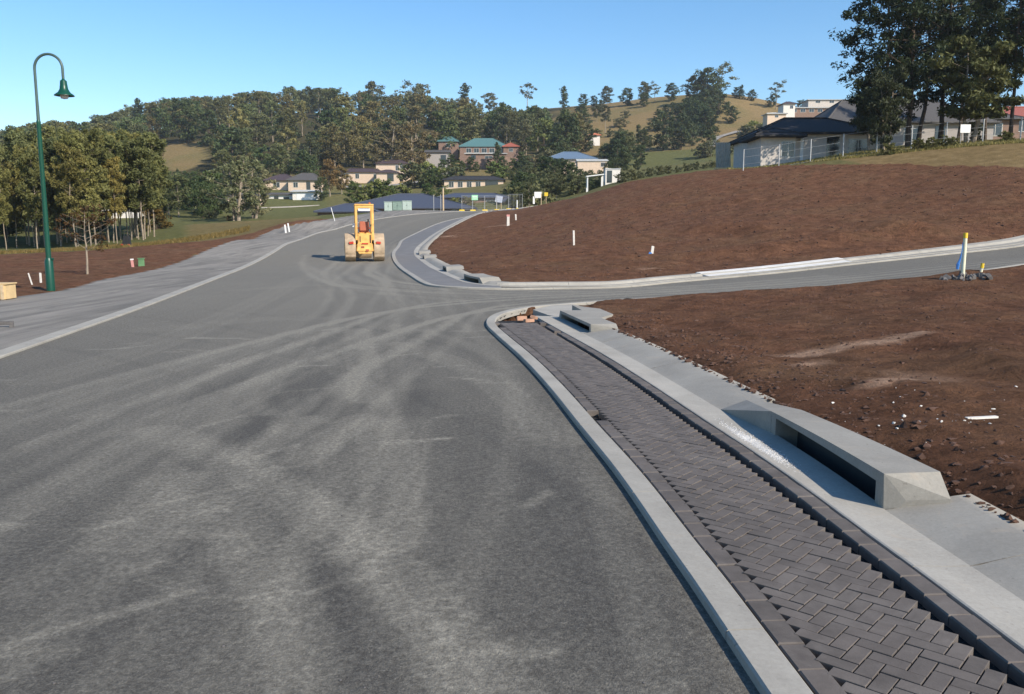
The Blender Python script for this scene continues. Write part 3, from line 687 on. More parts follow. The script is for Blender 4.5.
qc, qd = s_of(S_, 0, 335, TS['gu1']), s_of(S_, 0, 318, TS['gu1'])
wing = .13
def kerb_pieces(c, prof, mat, ranges, q0, q1, sg=1):
    cur = q0
    for a, b in sorted(ranges):
        if a > cur: sweep('kerb', c, prof, mat, cur, a, .15, 2.4, .006, sg=sg, sm=True)
        cur = b
    if q1 > cur: sweep('kerb', c, prof, mat, cur, q1, .15, 2.4, .006, sg=sg, sm=True)
kerb_pieces(S_, kerbprof, M['conc'], [(qa-.035, qw-.02), (qc-.07, q_ge)], 0, q_ge)
def lintel(c, q0, q1, wn, wf, t0, t1, label, sg=1, hl=.215, back=.04, tg=T0-.012, tk=T1, cat='drain inlet', group='kerb inlets', mat=None, skew=0, dh=0):
    """precast kerb inlet: q0 near end, q1 far end, wings tapering to the kerb on both sides"""
    cx, cy = c.at((q0+q1)/2, sg*t0); root_loc = (float(cx), float(cy), Hs(cx, cy)); root = empty('drain_inlet', root_loc, 0, label, cat, group)
    def w(q, t, h):
        f = min(1, max(0, (q-q0)/(q1-q0))); f = f*(1-max(0, (q-q1)/max(wf, .01)))
        if t < t0+.05: t = t+skew*f
        if h > tg+hl-.001: h = h-dh*min(1, max(0, (q-q0)/(q1-q0)))
        x, y = c.at(q, sg*t); x = float(x); y = float(y); return (x-root_loc[0], y-root_loc[1], Hs(x, y)+h-root_loc[2])
    mb = MB(); top = tg+hl; fw = .10; n = 10
    qs = np.linspace(q0, q1, n+1)
    # lintel beam: face, top, back; opening underneath
    oh = tg+hl*.66; pier = .10
    def cell(a, b, ta, tb, ha, hb, m_):  # solid block between two arc positions
        P = [w(a, ta, ha), w(b, ta, ha), w(b, tb, ha), w(a, tb, ha), w(a, ta, hb), w(b, ta, hb), w(b, tb, hb), w(a, tb, hb)]
        m_.add(P, [(0, 1, 2, 3), (4, 7, 6, 5), (0, 4, 5, 1), (1, 5, 6, 2), (2, 6, 7, 3), (3, 7, 4, 0)])
    for a, b in zip(qs[:-1], qs[1:]): cell(a, b, t0, t1+back, oh, top, mb)
    beam = mb.build('lintel', mat or M['conc_lintel'], root, 0)
    for a, b, nm in ((q0, q0+pier, 'near'), (q1-pier, q1, 'far')):
        p = MB(); cell(a, b, t0+.002, t1, tg-.15, oh-.001, p); p.build('pier', mat or M['conc_lintel'], root)
    # wings
    for qe, qo in ((q0, q0-wn), (q1, q1+wf)):
        nr = qo < qe; qi_ = qe-.012 if nr else qo; bkx = t1+.004
        p = MB(); e = .001 if qo < qe else -.001
        P = [w(qe-e, t0, tg-.1), w(qe-e, t0, top), w(qe-e, t1+back, top), w(qe-e, t1+back, tg-.1), w(qi_, t0+.004, tg), w(qo if not nr else qe-.06, (t0+t1)/2+(.10 if not nr else -.04), tk+(.002 if not nr else -.02)), w(qo, t1+back, tk+.002), w(qo, t1+back, tg-.1), w(qi_, t0+.004, tg-.1)]
        p.add(P, [(0, 3, 2, 1), (0, 1, 4, 8), (1, 5, 4), (1, 2, 6, 5), (2, 3, 7, 6), (4, 5, 6, 7, 8), (0, 8, 7, 3)])
        p.build('wing', mat or M['conc_lintel'], root)
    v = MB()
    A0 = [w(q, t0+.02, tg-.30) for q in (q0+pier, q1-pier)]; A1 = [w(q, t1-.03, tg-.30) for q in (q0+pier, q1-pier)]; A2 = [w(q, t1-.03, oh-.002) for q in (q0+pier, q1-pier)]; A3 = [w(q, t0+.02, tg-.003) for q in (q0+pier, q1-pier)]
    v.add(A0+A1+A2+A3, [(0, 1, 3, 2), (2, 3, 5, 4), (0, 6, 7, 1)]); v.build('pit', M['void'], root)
    return root
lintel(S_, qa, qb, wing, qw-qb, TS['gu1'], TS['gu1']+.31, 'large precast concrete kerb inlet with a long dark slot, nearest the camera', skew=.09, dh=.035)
_q = np.linspace(qa, qw-.02, 24); _f = np.clip((_q-qa)/(qb-qa), 0, 1)*np.clip(1-(_q-qb)/(qw-qb), 0, 1)
_x0, _y0 = S_.at(_q, TS['gu1']-.02); _x1 = np.array([S_.at(a, TS['gu1']+.022+.09*b) for a, b in zip(_q, _f)]).reshape(-1, 2)
_V = np.stack([np.c_[_x0, _y0, H(_x0, _y0)+T0-.0135], np.c_[_x1[:, 0], _x1[:, 1], H(_x1[:, 0], _x1[:, 1])+T0-.0135]], 1).reshape(-1, 3); _I = np.arange(48).reshape(24, 2)
tag(mesh_np('gutter', _V, np.stack([_I[:-1, 0], _I[:-1, 1], _I[1:, 1], _I[1:, 0]], -1), M['conc_gutter']), kind='structure')
sweep('gutter', S_, [(TS['gu1']-.02, T0-.009), (TS['gu1']+.18, T0-.012)], M['conc_gutter'], qc-.05, q_ge, .15)
lintel(S_, qc-.05, qd-.35, wing, .12, TS['gu1']+.12, TS['bk']-.02, 'concrete kerb inlet at the corner end of the paved strip, beside the orange bricks', hl=.15)

# far corner: island paving, gutter, kerb
def between(name, c1, q1, c2, q2, dz, mat, n=120, k=6, h=None):
    a = np.array(c1); b = np.array(c2)
    V = []
    for j in range(k+1): P = a+(b-a)*j/k; V.append(P)
    V = np.stack(V, 1).reshape(-1, 2); z = H(V[:, 0], V[:, 1])+dz
    ID = np.arange(len(V)).reshape(-1, k+1)
    F = np.stack([ID[:-1, :-1], ID[:-1, 1:], ID[1:, 1:], ID[1:, :-1]], -1).reshape(-1, 4)
    o = mesh_np(name, np.c_[V, z], F, mat, attrs=dict(rnd=nrng.random(len(V)))); tag(o, kind='structure'); return o
iA = int(np.argmin(np.linalg.norm(K_far.P-hit(500, 289.6), axis=1)))
outer = K_far.P[:iA+1]; 
def resamp(P, n):
    L = np.r_[0, np.cumsum(np.linalg.norm(np.diff(P, axis=0), axis=1))]; s = np.linspace(0, L[-1], n); return np.c_[np.interp(s, L, P[:, 0]), np.interp(s, L, P[:, 1])]
inner_pts = K_in.P[:int(np.argmin(np.linalg.norm(K_in.P-hit(500, 287.3), axis=1)))+1]
# match by corner so that the quads stay square
ci = int(np.argmin(np.linalg.norm(outer-hit(394, 256), axis=1))); cj = int(np.argmin(np.linalg.norm(inner_pts-hit(414, 254.6), axis=1)))
oA = np.vstack([resamp(outer[:ci+1], 90), resamp(outer[ci:], 90)[1:]]); oB = np.vstack([resamp(inner_pts[:cj+1], 90), resamp(inner_pts[cj:], 90)[1:]])
between('paving', oA, 0, oB, 0, T0-.005, simple('dusty_grey_pavers', (.165, .158, .152), .85, var=.12, scale=1.5, bmp=.2))
sweep('kerb_edge', K_far, slab(-.09, .12, T0+.01), M['conc_pale'], 0, K_far.len, .2, 2.5, .01)
gprof = [(0, T0-.05), (0, T0), (.28, T0-.01)]
sweep('gutter', K_in, gprof, M['conc_gutter'], 0, isl_q1, .2, sg=sg_in)
kp2 = [(.28, T0-.01), (.36, T0+.02), (.50, T1), (.84, T1), (.845, T1-.25)]
qi = [K_in.find(hit(*p)) for p in ((421,254.5),(423,259.5),(441,272),(464,282.5))]
rng_i = [(q-l/2-.25, q+l/2+.25) for q, l in zip(qi, (.9, .9, 1.3, 2.0))]
kerb_pieces(K_in, kp2, M['conc'], rng_i, 0, isl_q1, sg_in)
for q, l, lab in zip(qi, (.9, .9, 1.3, 2.0), ('small kerb inlet farthest up the far corner kerb, behind another small one', 'small kerb inlet second from the top of the far corner kerb', 'medium kerb inlet midway round the far corner kerb', 'widest kerb inlet of the far corner, where the side road begins')):
    lintel(K_in, q-l/2, q+l/2, .25, .25, .28, .84, lab, sg_in, hl=.19, back=.12, mat=M['conc'])
sweep('gutter', K_sf, [(-.02, T0-.03), (.0, T0-.004), (.32, T0-.012)], M['conc'], K_sf.find(hit(492, 287)), K_sf.len, .3, sg=sg_sf)
sweep('kerb', K_sf, [(.32, T0-.012), (.40, T1-.01), (.43, T1), (.70, T1), (.705, T1-.3)], M['conc_pale'], K_sf.find(hit(492, 287)), K_sf.len, .3, 2.5, .01, sg=sg_sf)
# driveway crossing of bright new concrete in the far kerb
sweep('driveway_crossing', K_sf, [(.0, T0+.006), (.36, T0+.03), (.50, T1+.012), (.78, T1+.03), (.79, T1-.1)], simple('new_white_concrete', (.62, .60, .56), .85), K_sf.find(hit(695, 276)), K_sf.find(hit(850, 263)), .3, sg=sg_sf)
sweep('gutter', K_right, [(.17, T0-.02), (.18, T0-.012), (.34, T0-.02), (.50, .015), (.62, -.05)], M['asphalt'], K_right.find(hit(600, 303)), K_right.len, .3)
# left edge of the road
sweep('kerb_edge', K_left, slab(-.13, .13, .034, .012), M['conc_pale'], 0, K_left.len, .25, 3, .008)
# apron at the nose corner
ap = [hit(500, 316), hit(530, 309.5), hit(567, 306.2), hit(596, 304.5), hit(606, 318), hit(590, 325)]
q = np.linspace(q_ge-2.2, q_ge, 14)
x, y = S_.at(q, TS['gu0']); inn = np.c_[x, y]
def patch(name, pts, h, mat, thick=.12):
    pts = [np.array(p) for p in pts]; zt = [Hs(*p)+h for p in pts]; n = len(pts)
    V = [(p[0], p[1], z) for p, z in zip(pts, zt)]+[(p[0], p[1], z-thick) for p, z in zip(pts, zt)]
    mb = MB(); mb.add(V, [tuple(range(n)), tuple(range(n, 2*n))[::-1]]+[(i, (i+1) % n, (i+1) % n+n, i+n) for i in range(n)])
    o = mb.build(name, mat); tag(o, kind='structure'); return o
patch('apron', [hit(533, 311.5), hit(552, 307), hit(572, 306), hit(585, 309), hit(578, 316), hit(566, 320), hit(548, 317)], T0-.005, M['conc_gutter'])
patch('apron', [hit(572, 313), hit(600, 317), hit(613, 323), hit(598, 328)], T1+.05, M['conc'])

# ------------------------------------------------------------------ trees
def leaves(cl, per, leaf, rng, elong=2.2):
    Vs = []; R = []
    C_ = np.array([c[0] for c in cl]); S = np.array([c[1] for c in cl]); n = len(cl)
    cidx = np.repeat(np.arange(n), per); m = len(cidx)
    d = rng.normal(size=(m, 3)); d /= np.linalg.norm(d, axis=1)[:, None]; r = rng.random(m)**.45
    P = C_[cidx]+d*r[:, None]*S[cidx]
    a = rng.normal(size=(m, 3)); a[:, 2] -= .5; a /= np.linalg.norm(a, axis=1)[:, None]
    b = np.cross(a, rng.normal(size=(m, 3))+d*.8); b /= np.linalg.norm(b, axis=1)[:, None]
    sz = leaf*(.6+.8*rng.random(m))[:, None]; a *= sz*elong/2; b *= sz/2
    V = np.stack([P-a, P+b*.9-a*.1, P+a, P-b*.9+a*.1], 1).reshape(-1, 3)
    F = np.arange(m*4).reshape(m, 4)
    cr = rng.random(n)
    R = np.clip(cr[cidx]*.55+rng.random(m)*.3+r*d[:, 2]*.12+.08, 0, 1)
    return V, F, np.repeat(R, 4)
def grow(seed, Ht, base, rad, nb, tr, shape='round', trunks=1, sub=3, lean=.03, cs=.16):
    rng = np.random.default_rng(seed); mb = MB(); cl = []
    for k in range(trunks):
        ang = rng.random()*6.28; sp_ = rad*.25*(trunks > 1)
        ox, oy = math.cos(ang)*sp_*.4, math.sin(ang)*sp_*.4
        hT = Ht*(1 if k == 0 else .75+.2*rng.random())
        pts = []; px, py = ox, oy; n = 9
        for i in range(n+1):
            f = i/n; pts.append((px, py, hT*f*.96)); px += rng.normal()*lean*Ht/n*1.6+math.cos(ang)*sp_*.12; py += rng.normal()*lean*Ht/n*1.6+math.sin(ang)*sp_*.12
        pts[0] = (pts[0][0], pts[0][1], -.6)
        T = np.array(pts); mb.tube(pts, [tr*(1-.82*(i/n))*(1.25 if i == 0 else 1) for i in range(n+1)], 7)
        m = max(3, nb//trunks)
        for i in range(m):
            f = base+(1-base)*((i+.5)/m)*.97; z = hT*f; z0 = max(z-rad*.35*(1-f*.3), hT*base*.75)
            bx, by = np.interp(z0, T[:, 2], T[:, 0]), np.interp(z0, T[:, 2], T[:, 1])
            g = (f-base)/(1-base)
            if shape == 'round': rr = math.sqrt(max(.06, 1-(2*g-.9)**2*.82))
            elif shape == 'cone': rr = 1.02-g*.95
            elif shape == 'umbrella': rr = .45+.6*g if g < .8 else 1.0-(g-.8)*2.5
            else: rr = .75+.25*math.sin(g*3)-.4*max(0, g-.75)*2
            az = i*2.4+rng.random()*1.3+k; L = rad*rr*(.55+.55*rng.random())
            tip = np.array([bx+math.cos(az)*L, by+math.sin(az)*L, z+(.12 if shape != 'cone' else -.1)*L+rng.normal()*.03*Ht])
            mid = np.array([bx+math.cos(az+.2)*L*.5, by+math.sin(az+.2)*L*.5, (z0+tip[2])/2-.02*Ht])
            mb.tube([(bx, by, z0), tuple(mid), tuple(tip)], [tr*.34*(1-f*.6), tr*.22*(1-f*.6), tr*.05], 5, False)
            for q in range(sub):
                w_ = .45+.6*rng.random(); c = (bx, by, z0)+(tip-np.array([bx, by, z0]))*w_ if w_ < 1 else tip
                c = c+rng.normal(size=3)*np.array([.22, .22, .14])*rad*.6
                s = Ht*cs*(.5+.7*rng.random())*.6; cl.append((c, np.array([s, s, s*((.62 if shape != 'column' else 1.15)+.2*rng.random())])))
        cl.append((np.array(pts[-1])+[0, 0, -.02*Ht], np.ones(3)*Ht*cs*.45))
    return mb, cl
protos = {}
def proto(kind, seed, Ht, base, rad, nb, tr, shape, trunks, sub, cs, per, leaf, lm, bm_, elong=2.2):
    mb, cl = grow(seed, Ht, base, rad, nb, tr, shape, trunks, sub, cs=cs); rng = np.random.default_rng(seed+99)
    V, F, R = leaves(cl, per, leaf, rng, elong)
    me = mesh_np('crown', V, F, lm, attrs=dict(rnd=R)); t = mb.build('trunk', bm_)
    ext_ = max(abs(V[:, 0]).max(), abs(V[:, 1]).max()); zt = V[:, 2].max()
    protos.setdefault(kind, []).append((me.data, t.data, zt)); bpy.data.objects.remove(me); bpy.data.objects.remove(t)
for s in range(4): proto('forest', 20+s, 17, .26, 4.4, 26, .24, 'round', 1, 3, .135, 34, .40, M['leaf'], M['bark'])
for s in range(3): proto('dense', 60+s, 13, .10, 4.6, 26, .24, 'round', 1, 3, .16, 38, .36, M['leaf_dark'], M['bark_dark'])
for s in range(3): proto('tall', 40+s, 21, .42, 4.0, 22, .26, 'column', 1, 3, .095, 34, .42, M['leaf'], M['bark'])
for s in range(2): proto('pine', 80+s, 16, .12, 3.6, 32, .22, 'cone', 1, 2, .12, 20, .45, M['leaf_dark'], M['bark_dark'])
for s in range(2): proto('sparse', 90+s, 15, .45, 4.6, 12, .2, 'umbrella', 1, 2, .13, 22, .42, M['leaf_grey'], M['bark'])
for s in range(3): proto('bush', 70+s, 5, .05, 3.0, 20, .10, 'round', 2, 3, .24, 22, .30, M['leaf'], M['bark_dark'])
for s in range(4): proto('wispy', 120+s, 13, .36, 2.0, 44, .085, 'column', 1, 3, .062, 80, .14, M['leaf'], M['bark'], 2.8)
for s in range(2): proto('spread', 140+s, 15, .16, 6.2, 34, .36, 'round', 3, 3, .11, 44, .30, M['leaf_grey'], M['bark'])
for s in range(2): proto('near', 160+s, 21, .27, 5.6, 50, .30, 'round', 1, 4, .078, 50, .19, M['leaf_dark'], M['bark_dark'], 2.4)
for s in range(2): proto('near_tall', 170+s, 23, .42, 4.4, 38, .28, 'column', 1, 4, .070, 50, .20, M['leaf_dark'], M['bark_dark'], 2.4)
proto('near_olive', 181, 11, .28, 3.8, 30, .17, 'umbrella', 3, 3, .14, 110, .19, M['leaf'], M['bark'], 2.6)
def tree(kind, x, y, h, name, label, cat='tree', group=None, color=(1, 1, 1), wide=1, which=None, sink=.1):
    P = protos[kind]; me, tr, zt = P[rnd.randrange(len(P)) if which is None else which % len(P)]
    o = empty(name, (x, y, Hs(x, y)-sink), rnd.random()*6.28, label, cat, group); s = h/zt; o.scale = (s*wide, s*wide, s)
    for nm, d in (('trunk', tr), ('crown', me)):
        c = bpy.data.objects.new(nm, d); col.objects.link(c); c.parent = o; c.color = (*color, 1)
    return o
def h_for(px, d, top):
    x = pos(px, d); z = zrow(top, d); return x, max(1.0, z-Hs(x, d))
def T(kind, px, d, top, label, name='gum_tree', group=None, color=(1, 1, 1), wide=1, cat='tree', which=None):
    x, h = h_for(px, d, top); return tree(kind, x, d, h, name, label, cat, group, color, wide, which)

# skyline heights of the forest, read along the picture
sky_x = [-200, 0, 30, 60, 95, 130, 165, 200, 230, 260, 300, 345, 375, 415, 440, 468, 490, 525, 560, 590]
sky_y = [150, 133, 128, 124, 124, 110, 105, 101, 101, 97, 92, 93, 98, 98, 102, 103, 107, 109, 112, 118]
openings = [(157, 146, 212, 176, 345), (262, 176, 325, 212, 235), (330, 152, 415, 190, 262), (436, 136, 512, 172, 298), (415, 165, 505, 192, 270), (160, 190, 205, 205, 205), (396, 166, 462, 192, 285)]
def blocked(px, d, top, halfw):
    bx, bh = pos(px, d), 0; base = HOR-(Hs(bx, d)-EYE)/d*FPX
    for x0, y0, x1, y1, dm in openings:
        if d < dm and px+halfw > x0 and px-halfw < x1 and top < y1 and base > y0: return True
    return False
placed = []
def scatter(n, kinds, pxr, dr, hr, group, labels, colors, name='gum_tree', mind=9, topcap=True):
    k = 0; tries = 0
    while k < n and tries < n*40:
        tries += 1
        d = rnd.uniform(*dr); px = rnd.uniform(*pxr); x = pos(px, d); h = rnd.uniform(*hr)
        if any((x-a)**2+(d-b)**2 < mind**2 for a, b in placed): continue
        g0 = Hs(x, d); top = HOR-(g0+h-EYE)/d*FPX
        if topcap:
            lim = np.interp(px, sky_x, sky_y)
            if top < lim-2: h = (EYE+(HOR-lim-rnd.uniform(-1, 4))/FPX*d)-g0; top = lim
            if h < 6: continue
        kd = rnd.choice(kinds); hw = h*.27/d*FPX
        if blocked(px, d, top, hw): continue
        c = rnd.choice(colors); v = rnd.uniform(.8, 1.25); c = tuple(q*v for q in c)
        i = rnd.randrange(len(labels)) if len(labels) > 1 else 0
        tree(kd, x, d, h, {'forest': 'gum_tree', 'dense': 'bushy_tree', 'tall': 'tall_gum_tree'}.get(kd, name) if name == 'gum_tree' else name, labels[{'forest': 0, 'dense': 1, 'tall': 2}.get(kd, 0) % len(labels)]+' '+zone(px, d), 'tree', group[{'forest': 0, 'dense': 1, 'tall': 2}.get(kd, 0) % len(group)], c, rnd.uniform(.95, 1.35)); placed.append((x, d)); k += 1
LF = ['olive gum with rounded crown', 'dark green bushy tree', 'tall gum with bare trunk']
GF = ['rounded gum trees of the hillside forest', 'dark bushy trees of the hillside forest', 'tall bare-trunked gums of the hillside forest']
CF = [(1.18, 1.2, 1.05), (1.25, 1.2, .95), (.95, 1.12, .88), (1.3, 1.1, .88), (1.05, 1.15, 1.05)]
def zone(px, d):
    lv = 'on the skyline ridge' if d > 485 else ('high on the slope' if d > 425 else ('halfway up the slope' if d > 340 else 'low on the slope'))
    xs = ((40, 'left of the street lamp'), (110, 'above the roadside gums'), (158, 'left of the brown clearing'), (215, 'around the brown clearing'), (270, 'above the spreading tree'), (330, 'above the cream cottages'), (380, 'above the long cream wing'), (430, 'above the two-storey cream house'), (475, 'above the grey shed'), (520, 'above the teal roofs'), (999, 'right of the teal roofs'))
    return lv+' '+next(t for x_, t in xs if px < x_)
scatter(185, ['forest', 'tall', 'tall', 'dense'], (-120, 582), (395, 545), (15, 22), GF, LF, CF, mind=7.5)
scatter(125, ['forest', 'dense', 'forest', 'tall'], (-100, 585), (262, 400), (12, 19), GF, LF, CF, mind=7.5)

# named trees on the skyline and round the houses
for px, d, top, kd, lab in ((145,430,99,'pine','small dark tree poking above the left end of the ridge forest'), (376,500,82,'forest','tall narrow gum crown above the skyline behind the two-storey cream house'), (412,500,80,'sparse','wispy gum crown on the skyline left of the pointed dark tree'), (421,520,85,'forest','rounded gum crown on the skyline beside the wispy one'),
                      (466,520,84,'pine','pointed dark tree standing highest above the middle of the skyline'), (490,520,94,'forest','flat-topped gum crown on the skyline right of the pointed tree'), (527,520,84,'sparse','lone open round-crowned tree against the sky right of the pointed tree'), (563,470,87,'pine','dark pointed tree at the left end of the bare ridge'),
                      (582,470,95,'dense','low rounded tree on the ridge next to the pointed one'), (592,460,97,'dense','tiny dark tree on the bare ridge'), (605,450,87,'forest','gum tree with rounded crown leaning over the bare brown slope'), (625,435,89,'dense','single egg-shaped tree on the bare ridge'),
                      (642,430,83,'forest','left one of a close pair of trees on the ridge crest'), (652,428,83,'sparse','right one of a close pair of trees on the ridge crest'), (668,425,84,'dense','dark tree on the crest just left of the big clump'),
                      (690,405,76,'forest','broad leaning tree in the big hilltop clump'), (703,400,68,'dense','dark middle tree of the big hilltop clump'), (716,405,61,'sparse','tallest open-crowned tree of the big hilltop clump'), (700,380,92,'dense','low dark tree at the foot of the big hilltop clump'), (714,385,90,'dense','dark tree at the right foot of the big hilltop clump'),
                      (737,415,86,'pine','small pointed tree alone on the bare crest'), (747,415,91,'dense','round bush-like tree right of the small pointed tree on the crest'), (771,400,81,'sparse','open two-tiered tree on the crest left of the hilltop house'), (766,405,96,'dense','low dark tree under the two-tiered tree on the crest'), (795,400,101,'dense','little tree behind the long pale hilltop house')):
    T(kd, px, d, top-2, lab, 'pine_tree' if kd == 'pine' else 'gum_tree', color=(.95, 1, 1), wide=1.35)
for px, d, top, kd, lab in ((661,300,110,'dense','large dark tree in front of the brown slope above the green paddock'), (679,300,112,'dense','dark tree with wide crown beside the green paddock'), (690,310,122,'dense','dark tree at the right edge of the slope clump above the paddock'), (706,265,128,'dense','dark green tree right of the paddock clump with the dirt track beside it'), (722,268,144,'bush','low dark hedge-like tree on the paddock edge'), (700,262,140,'bush','second low dark shrub on the paddock edge'),
                      (556,300,128,'dense','dark green tree above the light blue roof'), (572,300,126,'dense','wide dark tree above and behind the light blue roof'), (585,310,124,'dense','dark tree behind the small orange roof'), (605,260,142,'dense','dark tree between the small orange roof and the blue roof'),
                      (623,190,146,'dense','bushy dark tree right of the cream gable wall'), (636,185,158,'dense','lower bushy tree at the left end of the green paddock'), (612,180,156,'dense','dark tree right behind the white shed and shelter'),
                      (545,330,120,'tall','gum with bare trunk on the brown slope left of the blue roofed house'), (524,300,118,'forest','broad gum tree right of the teal roofed house'), (507,310,112,'tall','tall gum behind the red annexe of the teal roofed house'), (604,370,104,'tall','gum tree with pale trunk standing on the bare brown slope'), (497,268,141,'pine','dark cone-shaped conifer at the right side of the teal roofed house'),
                      (526,235,155,'dense','dark rounded tree left of the light blue roof'), (540,200,166,'dense','bushy tree in front of the light blue roof'), (520,190,168,'dense','bushy tree behind the slate roofed house'), (555,170,172,'dense','dense tree left of the white shed'), (572,165,172,'dense','dense tree just left of the white shed, near the soil edge'), (542,255,148,'bush','shrub on the slope below the brown hillside'),
                      (740,330,124,'bush','small lone shrub on the golden hillside'), (755,300,118,'bush','bright green shrub above the dark hedge on the golden hillside'), (745,295,124,'bush','left end of the dark hedge on the golden hillside'), (760,292,122,'bush','middle of the dark hedge on the golden hillside'), (773,290,122,'bush','right end of the dark hedge on the golden hillside'),
                      (624,400,110,'bush','small shrub on the bare brown slope'), (618,380,115,'bush','small dark shrub lower on the bare brown slope'), (636,330,124,'pine','small pointed tree above the green paddock'), (734,262,140,'bush','grey shrub on the golden slope above the corrugated sheet')):
    cc = (1.5, 1.6, .8) if 'bright' in lab else (1, 1, 1)
    T(kd, px, d, top, lab, 'shrub' if kd == 'bush' else 'tree', color=cc, wide=1.25 if kd == 'bush' else 1.1, cat='shrub' if kd == 'bush' else 'tree')
for i in range(30):
    px = rnd.uniform(556, 735); d = rnd.uniform(335, 425); h = rnd.uniform(2.5, 8)
    if 606 < px < 652 and rnd.random() < .7: continue
    x = pos(px, d); tree(rnd.choice(['dense', 'bush', 'forest']), x, d, h, 'shrub' if h < 5 else 'tree', ('small shrub' if h < 5 else 'small tree')+' dotted on the dry hillside '+('left of the big hilltop clump' if px < 685 else 'right of the big hilltop clump'), 'shrub' if h < 5 else 'tree', 'growth dotted over the dry hillside', (.85, .92, .75), 1.3)
for i in range(9):
    px = 668+i*4.5+rnd.uniform(-2, 2); d = 400-i*7; T('dense', px, d, 97+rnd.uniform(-5, 9)+i*.8, 'dark tree in the thicket running down from the big hilltop clump', 'tree', 'thicket below the hilltop clump', (.8, .88, .75), 1.3)
# hedge of shrubs showing above the crest of the mound
for i, px in enumerate(range(622, 725, 9)):
    T('bush', px, 118+i*2, 170-i*1.1+rnd.uniform(-2, 2), 'dark shrub just behind the mound crest, '+('towards the white shed' if px < 655 else ('in the middle of its row' if px < 690 else 'towards the corrugated sheet')), 'shrub', 'shrubs behind the soil mound', (.8, .85, .8), 1.1, 'shrub')
# valley trees between the low houses
for px, d, top, kd, lab, c in ((236,128,152,'spread','large grey-green spreading tree with pale limbs in front of the cottages',(1,1.05,.9)), (216,150,182,'dense','dark bushy tree at the left foot of the grey-green spreading tree',(.9,1,.9)), (254,138,166,'spread','smaller tree at the right foot of the grey-green spreading tree',(1,1,1)), (331,210,158,'forest','rusty tinted tree left of the long cream wing',(1.5,.95,.7)), (343,215,165,'forest','olive tree with rusty edge covering the left end of the cream wing',(1.3,1,.8)), (322,200,176,'dense','dark tree at the end of the white cottages',(1,1,1)),
                         (390,262,118,'spread','gum with stout white forked trunk right behind the two-storey cream house',(1.1,.9,.8)), (408,268,120,'spread','second white-limbed gum with reddish crown behind the two-storey cream house',(1.2,.9,.75)), (418,225,160,'bush','round dark shrub at the right corner of the two-storey cream house',(.9,1,.9)), (433,235,160,'bush','light green shrub beside the driveway below the brick shed',(1.5,1.7,.9)), (455,222,165,'bush','round shrub beside the dark bend of the driveway',(.8,.9,.8)),
                         (355,170,180,'dense','bushy green tree behind the big blue roof, left part',(1.2,1.3,.9)), (372,170,177,'bush','light green tree below the long cream wing',(1.5,1.6,.9)), (388,165,178,'dense','bushy green tree behind the ridge of the big blue roof',(1.2,1.3,.9)), (405,168,182,'bush','green shrub right of the roof ridge behind the big blue roof',(1.3,1.4,.9)), (428,170,182,'dense','dark green tree behind the right slope of the big blue roof',(1,1.2,.8)), (442,180,184,'bush','shrub right of the dark green tree behind the blue roof',(1.2,1.4,.9)), (455,150,196,'bush','low green shrub in front of the second blue roof',(1.3,1.4,.9)), (470,152,195,'bush','low shrub under the pale green sign',(1.2,1.2,.9)),
                         (498,240,160,'bush','green shrub on the lawn right of the brick retaining wall',(1,1.3,.7)), (512,215,170,'dense','dark tree at the right end of the long dark roofed house',(1,1,1)),
                         (178,185,186,'pine','dark narrow tree on the green paddock between the white houses',(.9,1,.9)), (196,150,215,'bush','low dark shrub in the paddock left of the spreading tree',(.8,.9,.8)), (212,140,208,'bush','dark shrub under the spreading tree',(.8,.9,.8)), (230,130,220,'bush','rusty shrub at the paddock edge',(1.6,1,.6)), (150,105,172,'wispy','thin rust-coloured tree at the right end of the roadside row',(1.1,.75,.4)), (158,112,205,'bush','orange-brown bush beside the thin rust-coloured tree',(1.15,.8,.4)), (140,108,214,'bush','yellow-green bush at the paddock edge left of the rust-coloured tree',(1.0,.9,.45))):
    T(kd, px, d, top, lab, 'shrub' if kd == 'bush' else 'gum_tree', color=c, cat='shrub' if kd == 'bush' else 'tree', wide=1.15)
for i in range(44):
    px = rnd.uniform(518, 622); d = rnd.uniform(118, 196); top = np.interp(d, [118, 150, 196], [182, 172, 163])+rnd.uniform(-3, 5)
    if 575 < px < 610 and top < 170: top = rnd.uniform(172, 178)
    if px > 578 and d < 130: continue
    kd = rnd.choice(['dense', 'forest', 'bush']); T(kd, px, d, top, {'dense': 'dark dense tree', 'forest': 'olive rounded tree', 'bush': 'low spreading bush'}[kd]+' in the hollow '+('behind the slate roof' if px < 540 else ('left of the light blue roof' if px < 560 else ('below the light blue roof' if px < 585 else 'beside the white shed')))+(', near the mound' if d < 150 else ', at the back'), 'tree', 'trees of the leafy hollow behind the mound', (.85, .92, .8), 1.25)
for i in range(26):
    px = rnd.uniform(545, 650); d = rnd.uniform(255, 330)
    kd = rnd.choice(['dense', 'forest']); T(kd, px, d, max(112, HOR-(Hs(pos(px, d), d)+rnd.uniform(6, 11)-EYE)/d*FPX), {'dense': 'dark dense tree', 'forest': 'olive tree'}[kd]+' of the belt below the bare slope, '+('above the light blue roof' if px < 585 else ('right of the orange roof' if px < 625 else 'above the green paddock'))+(', lower' if d < 292 else ', higher'), 'tree', 'trees at the foot of the bare slope', (.85, .95, .8), 1.2) if not (585 < px < 606) else None
for i in range(46):
    px = rnd.uniform(122, 226); d = rnd.uniform(212, 268)
    T(rnd.choice(['dense', 'forest']), px, d, rnd.uniform(168, 179), 'bushy tree of the dark belt between the brown clearing and the white houses', 'tree', 'trees below the brown clearing', (.8, .95, .75), 1.15)
